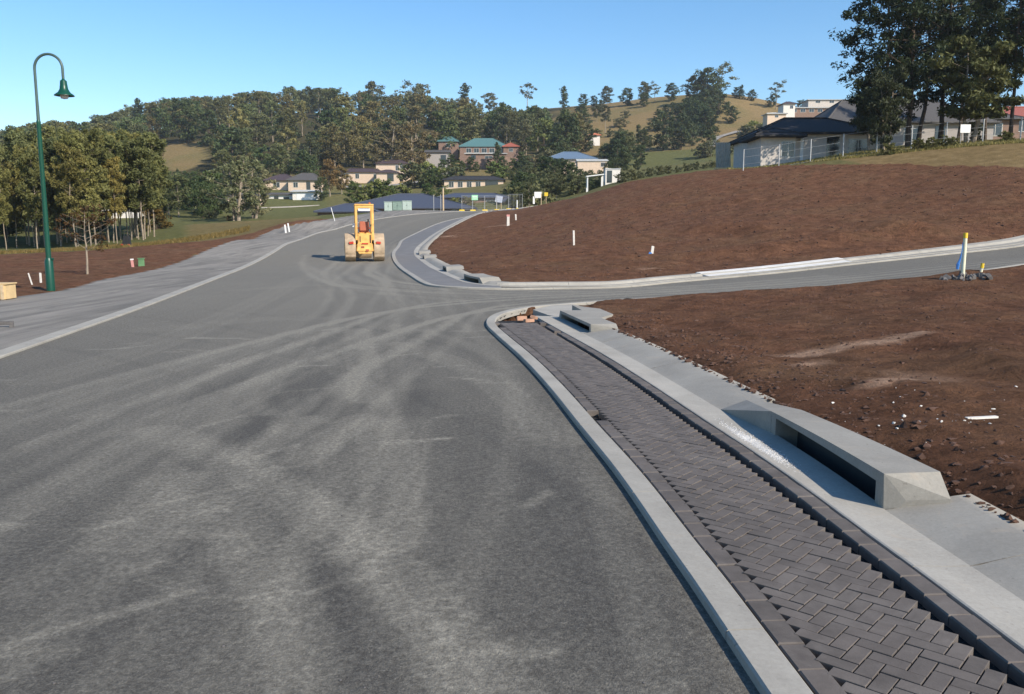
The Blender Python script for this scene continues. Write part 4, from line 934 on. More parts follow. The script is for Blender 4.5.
for i in range(22):
    px = rnd.uniform(425, 530); d = rnd.uniform(216, 262)
    if 462 < px < 500: continue
    T(rnd.choice(['dense', 'bush', 'forest']), px, d, rnd.uniform(164, 176), 'garden tree on the slope between the teal roofs and the long low house', 'tree', 'garden trees below the teal roofed house', (1, 1.1, .8), 1.1)
for px, d, top in ((452, 268, 153), (462, 262, 160), (471, 270, 156), (477, 266, 161), (489, 270, 158), (503, 266, 155), (513, 262, 157), (443, 262, 158), (522, 262, 150)):
    T('dense', px, d, top, 'small dark tree close in front of the teal roofed house', 'tree', 'trees in front of the teal roofed house', (.9, 1, .75), 1.1)
for px, d, top in ((544, 184, 155), (551, 182, 156), (558, 180, 157), (565, 178, 159), (572, 176, 161), (608, 176, 160), (580, 172, 168), (590, 170, 169), (599, 170, 169)):
    T('dense', px, d, top, 'dense dark tree hiding the walls of the light blue roofed house', 'tree', 'trees against the light blue roofed house', (.85, .95, .75), 1.2)
# understorey band at the foot of the forest, left and centre
scatter(30, ['dense', 'forest'], (60, 330), (225, 290), (7, 12), ['trees along the foot of the forest'], ['bushy tree at the forest foot'], [(1, 1.1, .9), (1.2, 1, .8), (.9, 1, .9)], 'tree', 7, False)
# the row of thin pale-trunked trees on the left verge
lab_row = 'thin pale-trunked gum in the close roadside row behind the street lamp'
prow = []
for i in range(66):
    px = -60+rnd.random()*205; d = rnd.uniform(76, 100)
    if 98 < px < 150 and d < 90: d = rnd.uniform(84, 100)
    top = np.interp(px, [-60, 0, 20, 40, 80, 100, 120, 145], [140, 146, 132, 124, 128, 124, 126, 136])+rnd.uniform(-3, 30)
    if px > 108: 
        if rnd.random() < .2: continue
    wh_ = 'at the left edge' if px < 14 else ('left of the street lamp' if px < 35 else ('right behind the street lamp' if px < 55 else ('between lamp and sapling' if px < 78 else ('behind the bare sapling' if px < 100 else ('left of the pale house' if px < 118 else 'in front of the pale house')))))
    T('wispy', px, d, top, ('taller ' if top < 138 else 'shorter ')+('thin gum in front of the roadside row ' if d < 84 else ('thin gum inside the roadside row ' if d < 92 else 'thin gum at the back of the roadside row '))+wh_, 'gum_tree', 'thin gums in the roadside row', rnd.choice([(1.4, 1.38, .9), (1.25, 1.32, .9), (1.5, 1.3, .76), (1.05, 1.15, .88)]), rnd.uniform(.8, 1.2))
for i in range(14):
    px = rnd.uniform(118, 154); d = rnd.uniform(84, 118); T('wispy', px, d, rnd.uniform(124, 152), 'thin gum at the right end of the roadside row, '+('left' if px < 142 else 'right')+' of the rust tree', 'gum_tree', 'thin gums at the right end of the row', rnd.choice([(1.4, 1.3, .8), (1.2, 1.25, .85)]), 1.1)
for i in range(12):
    px = rnd.uniform(160, 214); d = rnd.uniform(140, 195); T(rnd.choice(['forest', 'dense']), px, d, rnd.uniform(166, 184), 'dark green paddock tree '+('just right of the roadside row' if px < 180 else 'left of the big spreading tree')+(', nearer' if d < 165 else ', farther'), 'tree', 'paddock trees', (.95, 1.05, .8), 1.1)
for i in range(22):
    px = -60+rnd.random()*165; d = rnd.uniform(104, 135)
    T('dense', px, d, np.interp(px, [-60, 0, 60, 110], [150, 160, 150, 170])+rnd.uniform(0, 26), 'dark bushy tree filling the gap behind the thin roadside gums', 'tree', 'bushy trees behind the roadside row', (1.1, 1.05, .8), .9)

# tall dark trees on the right
for i, (px, d, top, kd, lab, w_) in enumerate(((878,69,-28,'near','leftmost big dark gum overhanging the grey roof, its limbs reaching left',1.2), (903,68,-60,'near','second big dark gum behind the fence, right of the overhanging one',1.0), (912,74,-40,'near_tall','dark gum trunk standing between the second gum and the white sign',1.1),
     (934,70,-55,'near','big dark gum directly left of the white sign',.95), (952,78,-30,'near_tall','dark gum behind the lighter olive tree',1.1), (1003,66,-50,'near_tall','tall bare-trunked gum at the right edge, the left one of two',1.0), (1020,67,-55,'near_tall','tall bare-trunked gum at the right edge, the right one of two',1.0), (1065,65,-50,'near','big dark gum beyond the right edge of the fence line',1.0), (1120,61,-60,'near','farthest right big dark gum, wholly past the edge of the photo',1.0), (978,84,-10,'near_tall','dark gum set back behind the gap right of the white sign',1.2),
     (866,69,66,'near_olive','small leafy side stem hanging low at the left of the big gums',.75), (962,66,33,'near_olive','lighter olive tree with several thin pale stems beside the white sign',1.25), (882,64,62,'near_olive','leafy lower crown in front of the second big gum',.8))):
    T(kd, px, d, top, lab, 'gum_tree', color=(.52, .58, .52) if kd != 'near_olive' else ((.85, .9, .62) if px == 962 else (.34, .42, .36)), wide=w_, which=i)
T('bush', 970, 67, 132, 'small green bush at the foot of the white sign', 'shrub', cat='shrub'); T('dense', 984, 130, 110, 'rounded olive tree beyond the grey roof gable on the right', 'tree', color=(1.2, 1.1, .8))
for px, t in ((885,146), (925,141), (945,140), (1000,136), (915,145)): T('bush', px, 62.5, t, 'low tuft of shrubbery along the grassy strip in front of the fence', 'shrub', 'low tufts along the fence', (1.0, 1.0, .6), 1.2, 'shrub')

# ------------------------------------------------------------------ houses
def house(px, d, base_py, w, dep, wh, rh, wall, roof, label, yaw=0, name='house', ridge=None, ov=.5, wins=(), gable=False, extra=None, cat='house'):
    """w across the view, dep away from it; base at an image row, walls carried down into the slope"""
    x = pos(px, d); z = EYE+(HOR-base_py)/FPX*d; y = d+dep/2
    root = empty(name, (x, y, z), yaw, label, cat)
    hx, hy = w/2, dep/2
    MB().box((0, 0, wh/2-1.5), (w, dep, wh+3)).build('wall', M[wall], root)
    mb = MB(); ex, ey = hx+ov, hy+ov; e0, e1 = wh+.002, wh+.16
    if ridge is None: ridge = max(.02, (w-dep)/2) if w > dep else .02
    rx = ex-.001 if gable else ridge
    ry = 0 if w >= dep or gable else (dep-w)/2
    V = [(-ex, -ey, e0), (ex, -ey, e0), (ex, ey, e0), (-ex, ey, e0), (-ex, -ey, e1), (ex, -ey, e1), (ex, ey, e1), (-ex, ey, e1), (-rx, -ry, wh+rh), (rx, -ry, wh+rh), (rx, ry+.01, wh+rh), (-rx, ry+.01, wh+rh)]
    F = [(3, 2, 1, 0), (0, 1, 5, 4), (1, 2, 6, 5), (2, 3, 7, 6), (3, 0, 4, 7), (4, 5, 9, 8), (5, 6, 10, 9), (6, 7, 11, 10), (7, 4, 8, 11), (8, 9, 10, 11)]
    rf = mb.add(V, F).build('roof', M[roof], root)
    cap = MB().tube([(-rx, 0, wh+rh+.03), (rx, 0, wh+rh+.03)], .09, 6) if rx > .3 else MB().tube([(0, 0, wh+rh-.05), (0, 0, wh+rh+.12)], .1, 6)
    if not gable:
        for sx, sy in ((-1, -1), (1, -1), (-1, 1), (1, 1)): cap.tube([(sx*ex, sy*ey, e1+.02), (sx*rx, sy*ry, wh+rh+.03)], .08, 5)
    cap.build('ridge_capping', M[roof], rf)
    for k, (kind, u, v, ww, hh) in enumerate(wins):    # on the face towards the camera
        c = (u, -hy-.02, v); f = MB().box((u, -hy-.012, v), (ww+.16, .05, hh+.16)).build('window' if kind == 'window' else kind, M['frame'] if kind == 'window' else (M['glass'] if kind in ('door', 'opening') else M['white']), root)
        if kind == 'window':
            MB().box((u, -hy-.03, v), (ww, .04, hh)).build('pane', M['glass'], f)
            MB().box((u, -hy-.055, v), (.05, .02, hh)).build('mullion', M['frame'], f)
        elif kind == 'garage_door':
            gl = MB()
            for j in range(5): gl.box((u, -hy-.045, v-hh/2+hh*(j+.5)/5), (ww-.1, .03, hh/5-.06))
            gl.build('panel', M['white'], f)
    if extra: extra(root)
    return root
W_ = 'window'
house(818, 73, 166, 10.2, 9, 2.45, 1.85, 'w_pale', 'r_dark', 'dark-roofed single storey house behind the wire fence under the big gums', wins=((W_, -3.2, 1.4, 1.2, 1.3), ('opening', .9, 1.1, .9, 2.1), (W_, 3.0, 1.4, 1.6, 1.2), ('opening', 5.0, 1.1, .9, 2.1), ('downpipe', -1.7, 1.2, .1, 2.3)), ridge=1.9, yaw=0)
o = house(775, 72.4, 167, 2.9, 4, 2.25, .9, 'w_pale', 'r_dark', 'low hipped side room with a deep window, left end of the dark-roofed house', wins=((W_, .8, 1.3, 1.0, 1.2),), ov=.7, name='house_wing', cat='house wing')
house(905, 90, 151, 17, 12, 2.5, 3.2, 'w_grey', 'r_grey', 'large grey-roofed house half hidden behind the big gum trees', wins=((W_, -5, 1.4, 1.8, 1.3), (W_, 0, 1.4, 1.4, 1.2), ('opening', 3, 1.1, .9, 2.1)), ridge=5.0)
house(978, 92, 146, 7, 9, 2.4, 1.5, 'w_brick', 'r_grey', 'small brick house with grey roof in the gap right of the white sign', wins=((W_, 1, 1.4, 1.4, 1.2),), ridge=.6)
house(1030, 105, 141, 10, 10, 2.4, 1.9, 'w_brick', 'r_red', 'brick house with red tiled roof at the right edge behind the fence', wins=((W_, -2, 1.4, 1.4, 1.2),), ridge=1.5)
house(806, 305, 118, 16, 8, 1.9, .8, 'w_brick', 'r_white', 'long pale-roofed brick house on the golden hilltop', wins=tuple((W_, -6+3*i, 1.1, 1.6, 1.0) for i in range(5)), ridge=6, yaw=0)
house(784, 300, 115, 4.0, 6, 2.2, 1.1, 'w_white', 'r_brown', 'small white-walled house with brown roof left of the long hilltop house', wins=((W_, .8, 1.2, 1.0, 1.0),), ridge=.3)
house(820, 318, 109, 13, 7, 1.5, .6, 'w_pale', 'r_white', 'upper pale building standing above the long hilltop house', wins=((W_, -3, .9, 1.6, .8), (W_, 2, .9, 1.6, .8)), ridge=5)
house(772, 283, 123, 6, 5, 1.6, .7, 'w_cream', 'r_white', 'little cream outbuilding on the golden slope below the hilltop houses', wins=((W_, 0, .9, 1.0, .7),))
# teal roofed cluster
house(484, 292, 157, 16, 9, 2.6, 3.2, 'w_brick', 'r_teal', 'house with tall teal metal roof on the wooded slope', wins=tuple((W_, -5+2.6*i, 1.4, 1.6, 1.4) for i in range(5)), ridge=3.2, ov=.4)
house(449, 295, 152, 6.5, 6, 2.6, 1.9, 'w_brick', 'r_teal', 'small teal roofed wing left of the tall teal roof', wins=((W_, 0, 1.4, 1.4, 1.2),), ridge=1.2)
house(438, 280, 164, 7.5, 6, 3.0, 1.0, 'w_grey', 'r_grey', 'grey shed with pale roof left below the teal roofs', wins=(('opening', 2, 1.1, 1.6, 2.1),), gable=True)
house(486, 282, 164, 13, 3, 2.6, .35, 'w_brick', 'r_white', 'brick lower terrace with pale flat roof under the teal roof', wins=((W_, 1, 1.4, 2.4, 1.0), ('opening', -4, 1.1, 1.4, 2.0)), ridge=5)
house(511, 288, 156, 5, 5, 2.2, 1.6, 'w_brick', 'r_red', 'small red-roofed annexe at the right end of the teal roofed house', wins=((W_, 0, 1.2, 1.2, 1.0),))
# cream two storey house
house(393, 256, 183, 9.4, 7, 5.2, 1.4, 'w_cream', 'r_brown', 'two-storey cream house with brown roof on the hillside', wins=((W_, 1.6, 4.0, .9, 1.4), (W_, 3.0, 4.0, .9, 1.4), ('opening', 2.2, 1.2, 2.0, 2.2)), ridge=2.2)
house(362, 252, 183, 12.5, 7, 2.7, 1.3, 'w_cream', 'r_brown', 'long single storey cream wing left of the two-storey house', wins=((W_, -4.2, 1.7, 1.3, 1.1), (W_, -1, 1.6, 1.0, 1.3), (W_, 4.5, 1.5, 1.4, 1.3)), ridge=3.5)
house(388, 248, 183, 6.0, 5, 2.5, 1.0, 'w_cream', 'r_brown', 'low cream garage in front of the two-storey house', wins=(('opening', 1.0, 1.2, 1.7, 2.0),), ridge=.8)
# cottages left centre
house(282, 228, 191, 8, 7, 2.4, 1.9, 'w_cream', 'r_brown', 'cream cottage with brown hipped roof, left one of two above the white garages', wins=((W_, -1, 1.3, 1.6, 1.2), (W_, 2.2, 1.3, 1.1, 1.2)), ridge=.8)
house(306, 225, 191, 8.5, 7, 2.4, 2.1, 'w_cream', 'r_grey', 'cream cottage with grey hipped roof, right one of two above the white garages', wins=((W_, -2.3, 1.3, 1.1, 1.2), ('opening', 1, 1.1, .9, 2.0)), ridge=1.6)
house(280, 205, 205, 7, 5, 2.2, .6, 'w_white', 'r_grey', 'low white garage below the brown-roofed cottage', wins=(('opening', -.6, 1.0, .9, 1.8), ('opening', 1.8, 1.0, 1.2, 1.4)), gable=True)
house(306, 203, 203, 5.8, 5, 2.4, .5, 'w_white', 'r_white', 'tall white garage with plain front below the grey-roofed cottage', wins=(('garage_door', 0, 1.1, 3.8, 1.9),), gable=True)
house(243, 185, 208, 6, 5, 2.4, 1.0, 'w_cream', 'r_grey', 'cream cottage glimpsed through the big spreading tree', wins=((W_, -1, 1.3, 1.2, 1.2), (W_, 1.5, 1.3, 1.0, 1.2)))
house(176, 196, 202, 4.8, 5, 1.9, .9, 'w_white', 'r_white', 'white house on the paddock left of the narrow dark tree', wins=((W_, -1, 1.1, 1.2, 1.0),))
house(198, 196, 201, 5.6, 5, 2.0, .5, 'w_white', 'r_white', 'white house on the paddock with dark porch, right of the narrow dark tree', wins=(('opening', 1.4, 1.0, 1.0, 1.7), (W_, -1.2, 1.2, 1.2, 1.0)), gable=True)
house(121, 145, 213, 7.2, 5, 2.0, 1.2, 'w_white', 'r_white', 'pale house with light roof seen between the roadside gum trunks', wins=((W_, -1.8, 1.1, 1.4, 1.1), (W_, 1.4, 1.1, 1.4, 1.1)), ridge=2)
house(82, 140, 218, 4.4, 4, 2.2, .7, 'w_white', 'r_grey', 'small white shed glimpsed behind the roadside gums', wins=(('opening', 0, 1, 1.4, 1.6),))
# long low house
house(474, 212, 190, 14.5, 7, 2.1, 1.2, 'w_cream', 'r_dark', 'long low house with dark roof and posted verandah below the brick terrace', wins=tuple((W_, -5.5+2.2*i, 1.1, 1.1, 1.3) for i in range(4))+(('opening', 4.4, 1.1, 3, 1.9),), ridge=5)
# blue roofs just beyond the crest
house(407, 138, 221, 21.5, 13, 1.9, 2.6, 'w_brick', 'r_blue', 'big blue tiled roof just beyond the crest of the road', wins=((W_, 4, 1.2, 2, 1), (W_, 8, 1.2, 1.4, 1)), ridge=2.2)
house(346, 130, 224, 8.5, 8, 1.7, 1.4, 'w_brick', 'r_blue', 'lower blue tiled roof left of the roller, its eave over a dark porch', wins=((W_, -1, 1, 1.4, .9),), ridge=.9)
house(474, 158, 209, 12.5, 8, 1.9, 1.0, 'w_brick', 'r_blue', 'second blue tiled roof behind the temporary fence and green sign', wins=((W_, -3, 1, 1.4, 1), (W_, 3, 1, 1.4, 1)), ridge=3.8)
house(524, 150, 214, 8.5, 9, 2.0, 1.4, 'w_brick', 'r_blue', 'slate blue roof right of the temporary fence, beside the soil mound', wins=((W_, 0, 1.1, 1.4, 1),), ridge=.9)
# light blue roof house
house(571, 198, 170, 11, 8, 2.0, 2.0, 'w_cream', 'r_lblue', 'house with light blue hipped roof among dark trees', wins=((W_, -3, 1.1, 1.2, 1.2),), ridge=1.6)
house(592, 188, 171, 6.6, 5, 1.7, .55, 'w_cream', 'r_white', 'cream low wing with plain wall right of the light blue roof', wins=((W_, 2.2, 1.0, .8, .8),), gable=True, ov=.2)
house(594, 330, 141, 3.6, 4, 1.0, 1.0, 'w_white', 'r_orange', 'small building with bright orange roof on the brown slope', wins=((W_, 0, .6, .8, .6),))
house(612, 128, 184, 2.2, 2.4, 1.9, .15, 'w_white', 'r_white', 'small boxy white shed peeking over the soil mound', wins=(('door', -.5, .9, .6, 1.6),), ov=.05, name='shed', cat='shed')
# open white shelter next to the shed
x = pos(594, 127); z = EYE+(HOR-187)/FPX*127
r = empty('shelter', (x, 127, z), 0, 'white open-sided shelter frame beside the small boxy shed', 'shelter')
for sx in (-1.1, 1.1):
    for sy in (-.8, .8): MB().box((sx, sy, .2), (.14, .14, 2.4)).build('post', M['white'], r)
MB().box((0, 0, 1.47), (2.6, 2.0, .14), (0, -.12, 0)).build('roof', M['white'], r)
# stone retaining wall
def wall_run(name, pts, h, th, mat, label, cat):
    P = [np.array([pos(px, d), d, EYE+(HOR-py)/FPX*d]) for px, py, d in pts]; o0 = P[0]; mb = MB()
    for a, b in zip(P[:-1], P[1:]):
        n = np.array([b[1]-a[1], -(b[0]-a[0]), 0]); n = n/np.linalg.norm(n)*th/2; a = a-o0; b = b-o0; up = np.array([0, 0, h]); dn = np.array([0, 0, -1.0])
        V = [a-n+dn, b-n+dn, b+n+dn, a+n+dn, a-n+up, b-n+up, b+n+up, a+n+up]
        mb.add([tuple(v) for v in V], [(3, 2, 1, 0), (4, 5, 6, 7), (0, 1, 5, 4), (1, 2, 6, 5), (2, 3, 7, 6), (3, 0, 4, 7)])
    o = mb.build(name, M[mat]); o.location = o0; return tag(o, label, cat)
wall_run('retaining_wall', [(262,212,182),(290,211,184),(320,209.5,188)], .9, .3, 'w_grey', 'pale low retaining wall across the paddock below the white garages', 'wall')
wall_run('retaining_wall', [(462,170,272),(478,169.5,272),(512,167,275)], 2.6, .4, 'w_brick', 'brown brick retaining wall under the teal roofed house', 'wall')
# farm tracks and the driveway
def path(pts, w, name='path', mat=None, dz=.06):
    P = spline([np.array([pos(px, d), d]) for px, d in pts], 2.0); c = Curve(P, 1.5, 2)
    q = np.linspace(0, c.len, max(8, int(c.len/1.5))); V = []
    for t in (-w/2, 0, w/2): x, y = c.at(q, t); V.append(np.c_[x, y, H(x, y)+.45+dz])
    V = np.stack(V, 1).reshape(-1, 3); ID = np.arange(len(V)).reshape(-1, 3); F = np.stack([ID[:-1, :-1], ID[:-1, 1:], ID[1:, 1:], ID[1:, :-1]], -1).reshape(-1, 4)
    o = mesh_np(name, V, F, mat or M['path']); tag(o, kind='structure')
path([(340,232),(380,236),(415,242),(440,252),(452,268),(470,276)], 5, 'driveway')
path([(704,262),(708,300),(716,335),(735,350)], 3.0)

# ------------------------------------------------------------------ wire fence on the right with its sign
f = empty('wire_fence', (pos(870, 64), 64, Hs(pos(870, 64), 64)), 0, 'galvanised post and wire mesh fence along the grassy crest in front of the houses', 'fence')
fo = np.array(f.location); fp = []
for px, b in ((741,170), (776,165), (807,162), (839,158), (872,155), (906,150), (940,145), (976,141), (1013,141), (1050,140), (1090,139)):
    d = 66-(px-740)/350*3; x = pos(px, d); z = Hs(x, d); fp.append((x, d, z))
for x, y, z in fp:
    MB().tube([(x-fo[0], y-fo[1], z-fo[2]-.3), (x-fo[0], y-fo[1], z-fo[2]+1.75)], .045, 8).build('post', M['galv'], f)
wr = MB()
for hh in (.1, .6, 1.15, 1.7): wr.tube([(x-fo[0], y-fo[1], z-fo[2]+hh) for x, y, z in fp], .011, 4)
wr.build('wire', M['galv'], f)
x = pos(958, 64); z = Hs(x, 64)
s_ = empty('sign', (x, 63.95, z), 0, 'blank white rectangular sign hung on the wire fence beside the olive tree', 'sign')
MB().box((0, 0, 1.15), (.75, .02, .6)).build('sign_panel', M['white'], s_, .004); MB().tube([(-.3, .03, .0), (-.3, .03, 1.4)], .02, 6).tube([(.3, .03, .0), (.3, .03, 1.4)], .02, 6).build('support', M['galv'], s_)
# corrugated sheet
x = pos(720.5, 77); z = EYE+(HOR-169)/FPX*77; cr = empty('corrugated_panel', (x, 77, z), 0, 'grey corrugated metal sheet standing at the left end of the wire fence', 'panel')
V = []; n = 48; 
for i in range(n+1): 
    u = -.65+1.3*i/n; V += [(u+.08, .03*math.sin(i*1.05), -.3), (u-.05, .03*math.sin(i*1.05), 2.15)]
b = MB().add(V, [(2*i, 2*i+2, 2*i+3, 2*i+1) for i in range(n)]).build('sheet', M['corr'], cr); md = b.modifiers.new('solid', 'SOLIDIFY'); md.thickness = .012
MB().box((.05, -.05, -.12), (1.6, .25, .16)).build('base_rail', M['ply'], cr)

# ------------------------------------------------------------------ temporary fence, cabinets and signs at the crest
DC = 112
def crest(px, d=DC): x = pos(px, d); return x, d, Hs(x, d)
panels = [(462, 473), (473, 485), (485, 497), (497, 509), (509, 523)]
labs = ['leftmost mesh panel of the temporary fence at the crest, over a tipped yellow foot', 'temporary fence panel carrying the pale green sign', 'temporary fence panel between the green sign and the tall middle post', 'temporary fence panel fourth from the left at the road crest', 'rightmost temporary fence panel, ending at the soil mound']
for (a, b), lb in zip(panels, labs):
    xa, ya, za = crest(a); xb, yb, zb = crest(b-.6); w = xb-xa
    r = empty('fence_panel', (xa, ya, za), 0, lb, 'fence panel')
    fr = MB(); hh = 2.0; fr.tube([(0, 0, .05), (0, 0, hh), (w, 0, hh), (w, 0, .05)], .03, 6); fr.tube([(0, 0, .2), (w, 0, .2)], .02, 5); fr.build('frame', M['galv'], r)
    ms = MB()
    for i in range(1, 9): ms.tube([(w*i/9, 0, .2), (w*i/9, 0, hh)], .006, 3, False)
    for i in range(1, 7): ms.tube([(0, 0, .2+.27*i), (w, 0, .2+.27*i)], .006, 3, False)
    ms.build('mesh', M['galv'], r)
    MB().box((0, 0, .1), (.75, .3, .2), top=(.85, .8)).build('foot', M['yellowp'], r, .02)
x, y, z = crest(475); s_ = empty('sign', (x, y-.08, z), 0, 'pale green square sign hung high on the temporary fence', 'sign')
MB().box((0, 0, 1.75), (.82, .03, .66)).build('sign_panel', M['signgreen'], s_); MB().box((0, -.02, 1.86), (.6, .01, .08)).box((0, -.02, 1.68), (.5, .01, .05)).build('printed_bars', M['white'], s_)
x, y, z = crest(499, 116); s_ = empty('sign', (x, y, z), 0, 'pale grey-blue board standing behind the temporary fence', 'sign')
MB().box((0, 0, 1.6), (.95, .04, .85), (0, .15, 0)).build('sign_panel', simple('pale_blue_board', (.42, .45, .52), .6), s_); MB().box((-.3, .04, .7), (.07, .05, 1.6)).box((.3, .04, .7), (.07, .05, 1.6)).build('support', M['timber'], s_)
x, y, z = crest(537, 100); s_ = empty('sign', (x, y, z), 0, 'white board sign with a cut lower corner by the edge of the soil mound', 'sign')
MB().box((.1, 0, 1.35), (.85, .05, .7)).box((-.38, 0, .75), (.22, .05, .85)).build('sign_panel', M['white'], s_); MB().box((.48, 0, .75), (.08, .06, 1.5)).build('support', M['timber'], s_)
x, y, z = crest(546, 101); s_ = empty('barrier_light', (x, y, z), 0, 'yellow barrier board just right of the white board sign', 'barrier')
MB().box((0, 0, 1.25), (.42, .05, .42)).build('board', M['yellowp'], s_); MB().box((0, .04, .55), (.06, .06, 1.3)).build('post', M['timber'], s_)
for px, lb in ((517, 'white plastic bollard post at the right end of the temporary fence'), (490, None)):
    if lb:
        x, y, z = crest(px, 108); r = empty('bollard', (x, y, z), 0, lb, 'bollard'); MB().tube([(0, 0, 0), (0, 0, 1.1)], .07, 8).build('post', M['white'], r); MB().lathe([(.2, 0), (.2, .06), (.08, .12)], n=10).build('base', M['yellowp'], r)
# rubble on the crest
# electrical cabinets
x, y, z = crest(398, 109)
for i, (dx, m_, ww, hh, lb) in enumerate(((-1.15, 'cab_green', 1.0, 1.12, 'pale green cabinet, left one of the three at the crest behind the roller'), (0, 'cab_grey', 1.2, 1.1, 'darker grey-green cabinet in the middle of the three at the crest'), (1.2, 'cab_green', 1.12, 1.14, 'pale green cabinet, right one of the three at the crest'))):
    r = empty('utility_cabinet', (x+dx, y, Hs(x+dx, y)), 0, lb, 'cabinet', 'utility cabinets at the crest')
    MB().box((0, 0, hh/2), (ww, .6, hh)).build('body', M[m_], r, .015); MB().box((0, -.0, hh+.03), (ww+.08, .7, .06)).build('lid', M[m_], r, .01)
    for sx in (-1, 1): dr = MB().box((sx*ww/4, -.31, hh/2), (ww/2-.05, .03, hh-.14)).build('door', M[m_], r, .005); MB().box((sx*.05, -.335, hh*.55), (.02, .03, .12)).build('handle', M['black'], dr)
# slanting posts near the crest
def stake(px, py, h, w, mat, name, label, cat, lean=(0, 0), d=None, cap=None, flat=False, group=None):
    p = hit(px, py) if d is None else np.array([pos(px, d), d]); r = empty(name, (p[0], p[1], Hs(*p)+(.1 if px > 480 else .0)), 0, label, cat, group)
    mb = MB(); top = (lean[0]*h, lean[1]*h, h)
    mb.box((lean[0]*h/2, lean[1]*h/2, h/2-.08), (w, w*(.35 if flat else 1), h+.16), (-lean[1], lean[0], 0)); mb.build('peg', M[mat], r, w*.1)
    if cap: MB().box((top[0]*.92, top[1]*.92, h*.93), (w*1.12, w*(.45 if flat else 1.12), h*.16), (-lean[1], lean[0], 0)).build('painted_tip', M[cap], r)
    return r
stake(335, 221, 1.4, .06, 'white', 'marker_post', 'leaning white post at the road edge in front of the lower blue roof', 'marker post', (-.25, 0))
stake(286, 233, .75, .13, 'white', 'marker_post', 'short white post at the left road edge, the left one of a pair', 'marker post', (-.1, 0)); stake(289.5, 232, .8, .11, 'white', 'marker_post', 'short white post at the left road edge, the right one of a pair', 'marker post', (-.14, 0))
# taller service posts against the big blue roof
for px, hh, lb in ((434, 2.0, 'thin grey post in front of the right slope of the big blue roof'), (441, 2.1, 'thin grey post at the right end of the big blue roof'), (443.5, 3.0, 'tan timber pole between the two blue roofs')):
    x, y, z = crest(px, 114); r = empty('post', (x, y, z), 0, lb, 'post'); MB().tube([(0, 0, -.2), (0, 0, hh)], .05 if hh < 2.5 else .12, 8).build('shaft', M['galv'] if hh < 2.5 else M['timber'], r); MB().lathe([(.07 if hh < 2.5 else .14, hh), (.07 if hh < 2.5 else .14, hh+.05), (0, hh+.08)], n=8).build('cap', M['galv'], r)

# ------------------------------------------------------------------ survey pegs on the soil
stake(508, 228, .85, .20, 'peg', 'survey_peg', 'white survey peg with pink tip on the mound, nearer the road crest', 'survey peg', (.02, 0), cap='pink', flat=True)
stake(516, 222, .5, .12, 'peg', 'survey_peg', 'tiny pale survey peg just right of the pink-tipped peg', 'survey peg', (-.05, 0), flat=True)
stake(574, 249, .75, .09, 'peg', 'survey_peg', 'slender white survey peg in the middle of the soil mound', 'survey peg', (-.03, 0), flat=True)
r = stake(651, 260, .48, .12, 'peg', 'survey_peg', 'leaning white survey peg with blue tape near the far kerb', 'survey peg', (.12, 0), flat=True); MB().box((-.06, 0, .12), (.12, .05, .2), (0, .4, 0)).build('tape', M['blue'], r)
stake(33, 285.5, .40, .045, 'peg', 'survey_peg', 'leaning white survey peg left of the lamp post, the left one of two', 'survey peg', (-.25, 0), flat=True); stake(41, 284, .36, .07, 'peg', 'survey_peg', 'white survey peg close to the lamp post, the right one of two', 'survey peg', (.0, 0), flat=True)
stake(133, 267, .36, .12, 'pink', 'survey_peg', 'short pink painted peg on the left verge', 'survey peg', (-.1, 0), flat=True, cap='white')
p = hit(141.5, 266); r = empty('utility_pillar', (p[0], p[1], Hs(*p)), 0, 'small green utility pillar beside the pink peg on the left verge', 'utility pillar'); MB().box((0, 0, .12), (.24, .2, .4), top=(.9, .9)).build('body', M['greenbox'], r, .02); MB().box((0, 0, .34), (.26, .22, .04)).build('lid', M['greenbox'], r, .01)
# marker post on the right, pipe with yellow cap and blue rope
p = hit(962, 285); r = empty('marker_post', (p[0], p[1], Hs(*p)+.12), 0, 'tall cream pipe marker with yellow top standing by the side road', 'marker post')
MB().tube([(0, 0, -.1), (0, 0, 1.0)], .045, 14).build('pipe', M['postcream'], r, smooth=True); MB().tube([(0, 0, 1.005), (0, 0, 1.13)], .05, 14).build('painted_tip', M['yellowp'], r, smooth=True)
MB().tube([(-.05, 0, .9), (-.07, -.02, .7), (-.09, 0, .5), (-.13, 0, .38)], [.008, .008, .02, .035], 6).tube([(-.13, 0, .39), (-.14, .0, .26)], [.04, .03], 6).build('rope', M['blue'], r)
# rubble heap at its foot
r = empty('rubble_heap', (p[0], p[1]-.1, Hs(*p)+.1), 0, 'low heap of grey broken rubble round the foot of the marker pipe', 'rubble')
mb = MB(); rr = random.Random(3)
for i in range(70):
    a = rr.uniform(-.55, .8); s = rr.uniform(.05, .17)*(1-abs(a-.1)*.5); mb.box((a, rr.gauss(0, .16), rr.uniform(0, .14)*(1-abs(a-.2))+.02), (s*1.5, s, s*.7), (rr.random()*3, rr.random()*3, rr.random()*3), (.7, .8))
tag(mb.build('broken_asphalt', M['rubble'], r, .008), kind='stuff')
p2 = hit(981, 281); r = empty('survey_peg', (p2[0], p2[1], Hs(*p2)+.2), 0, 'short bent peg with yellow tip on the rubble heap', 'survey peg'); MB().tube([(-.02, 0, 0), (0, 0, .12)], .035, 8).build('peg', M['postcream'], r); MB().tube([(.0, 0, .12), (.01, 0, .24)], .042, 8).build('painted_tip', M['yellowp'], r)
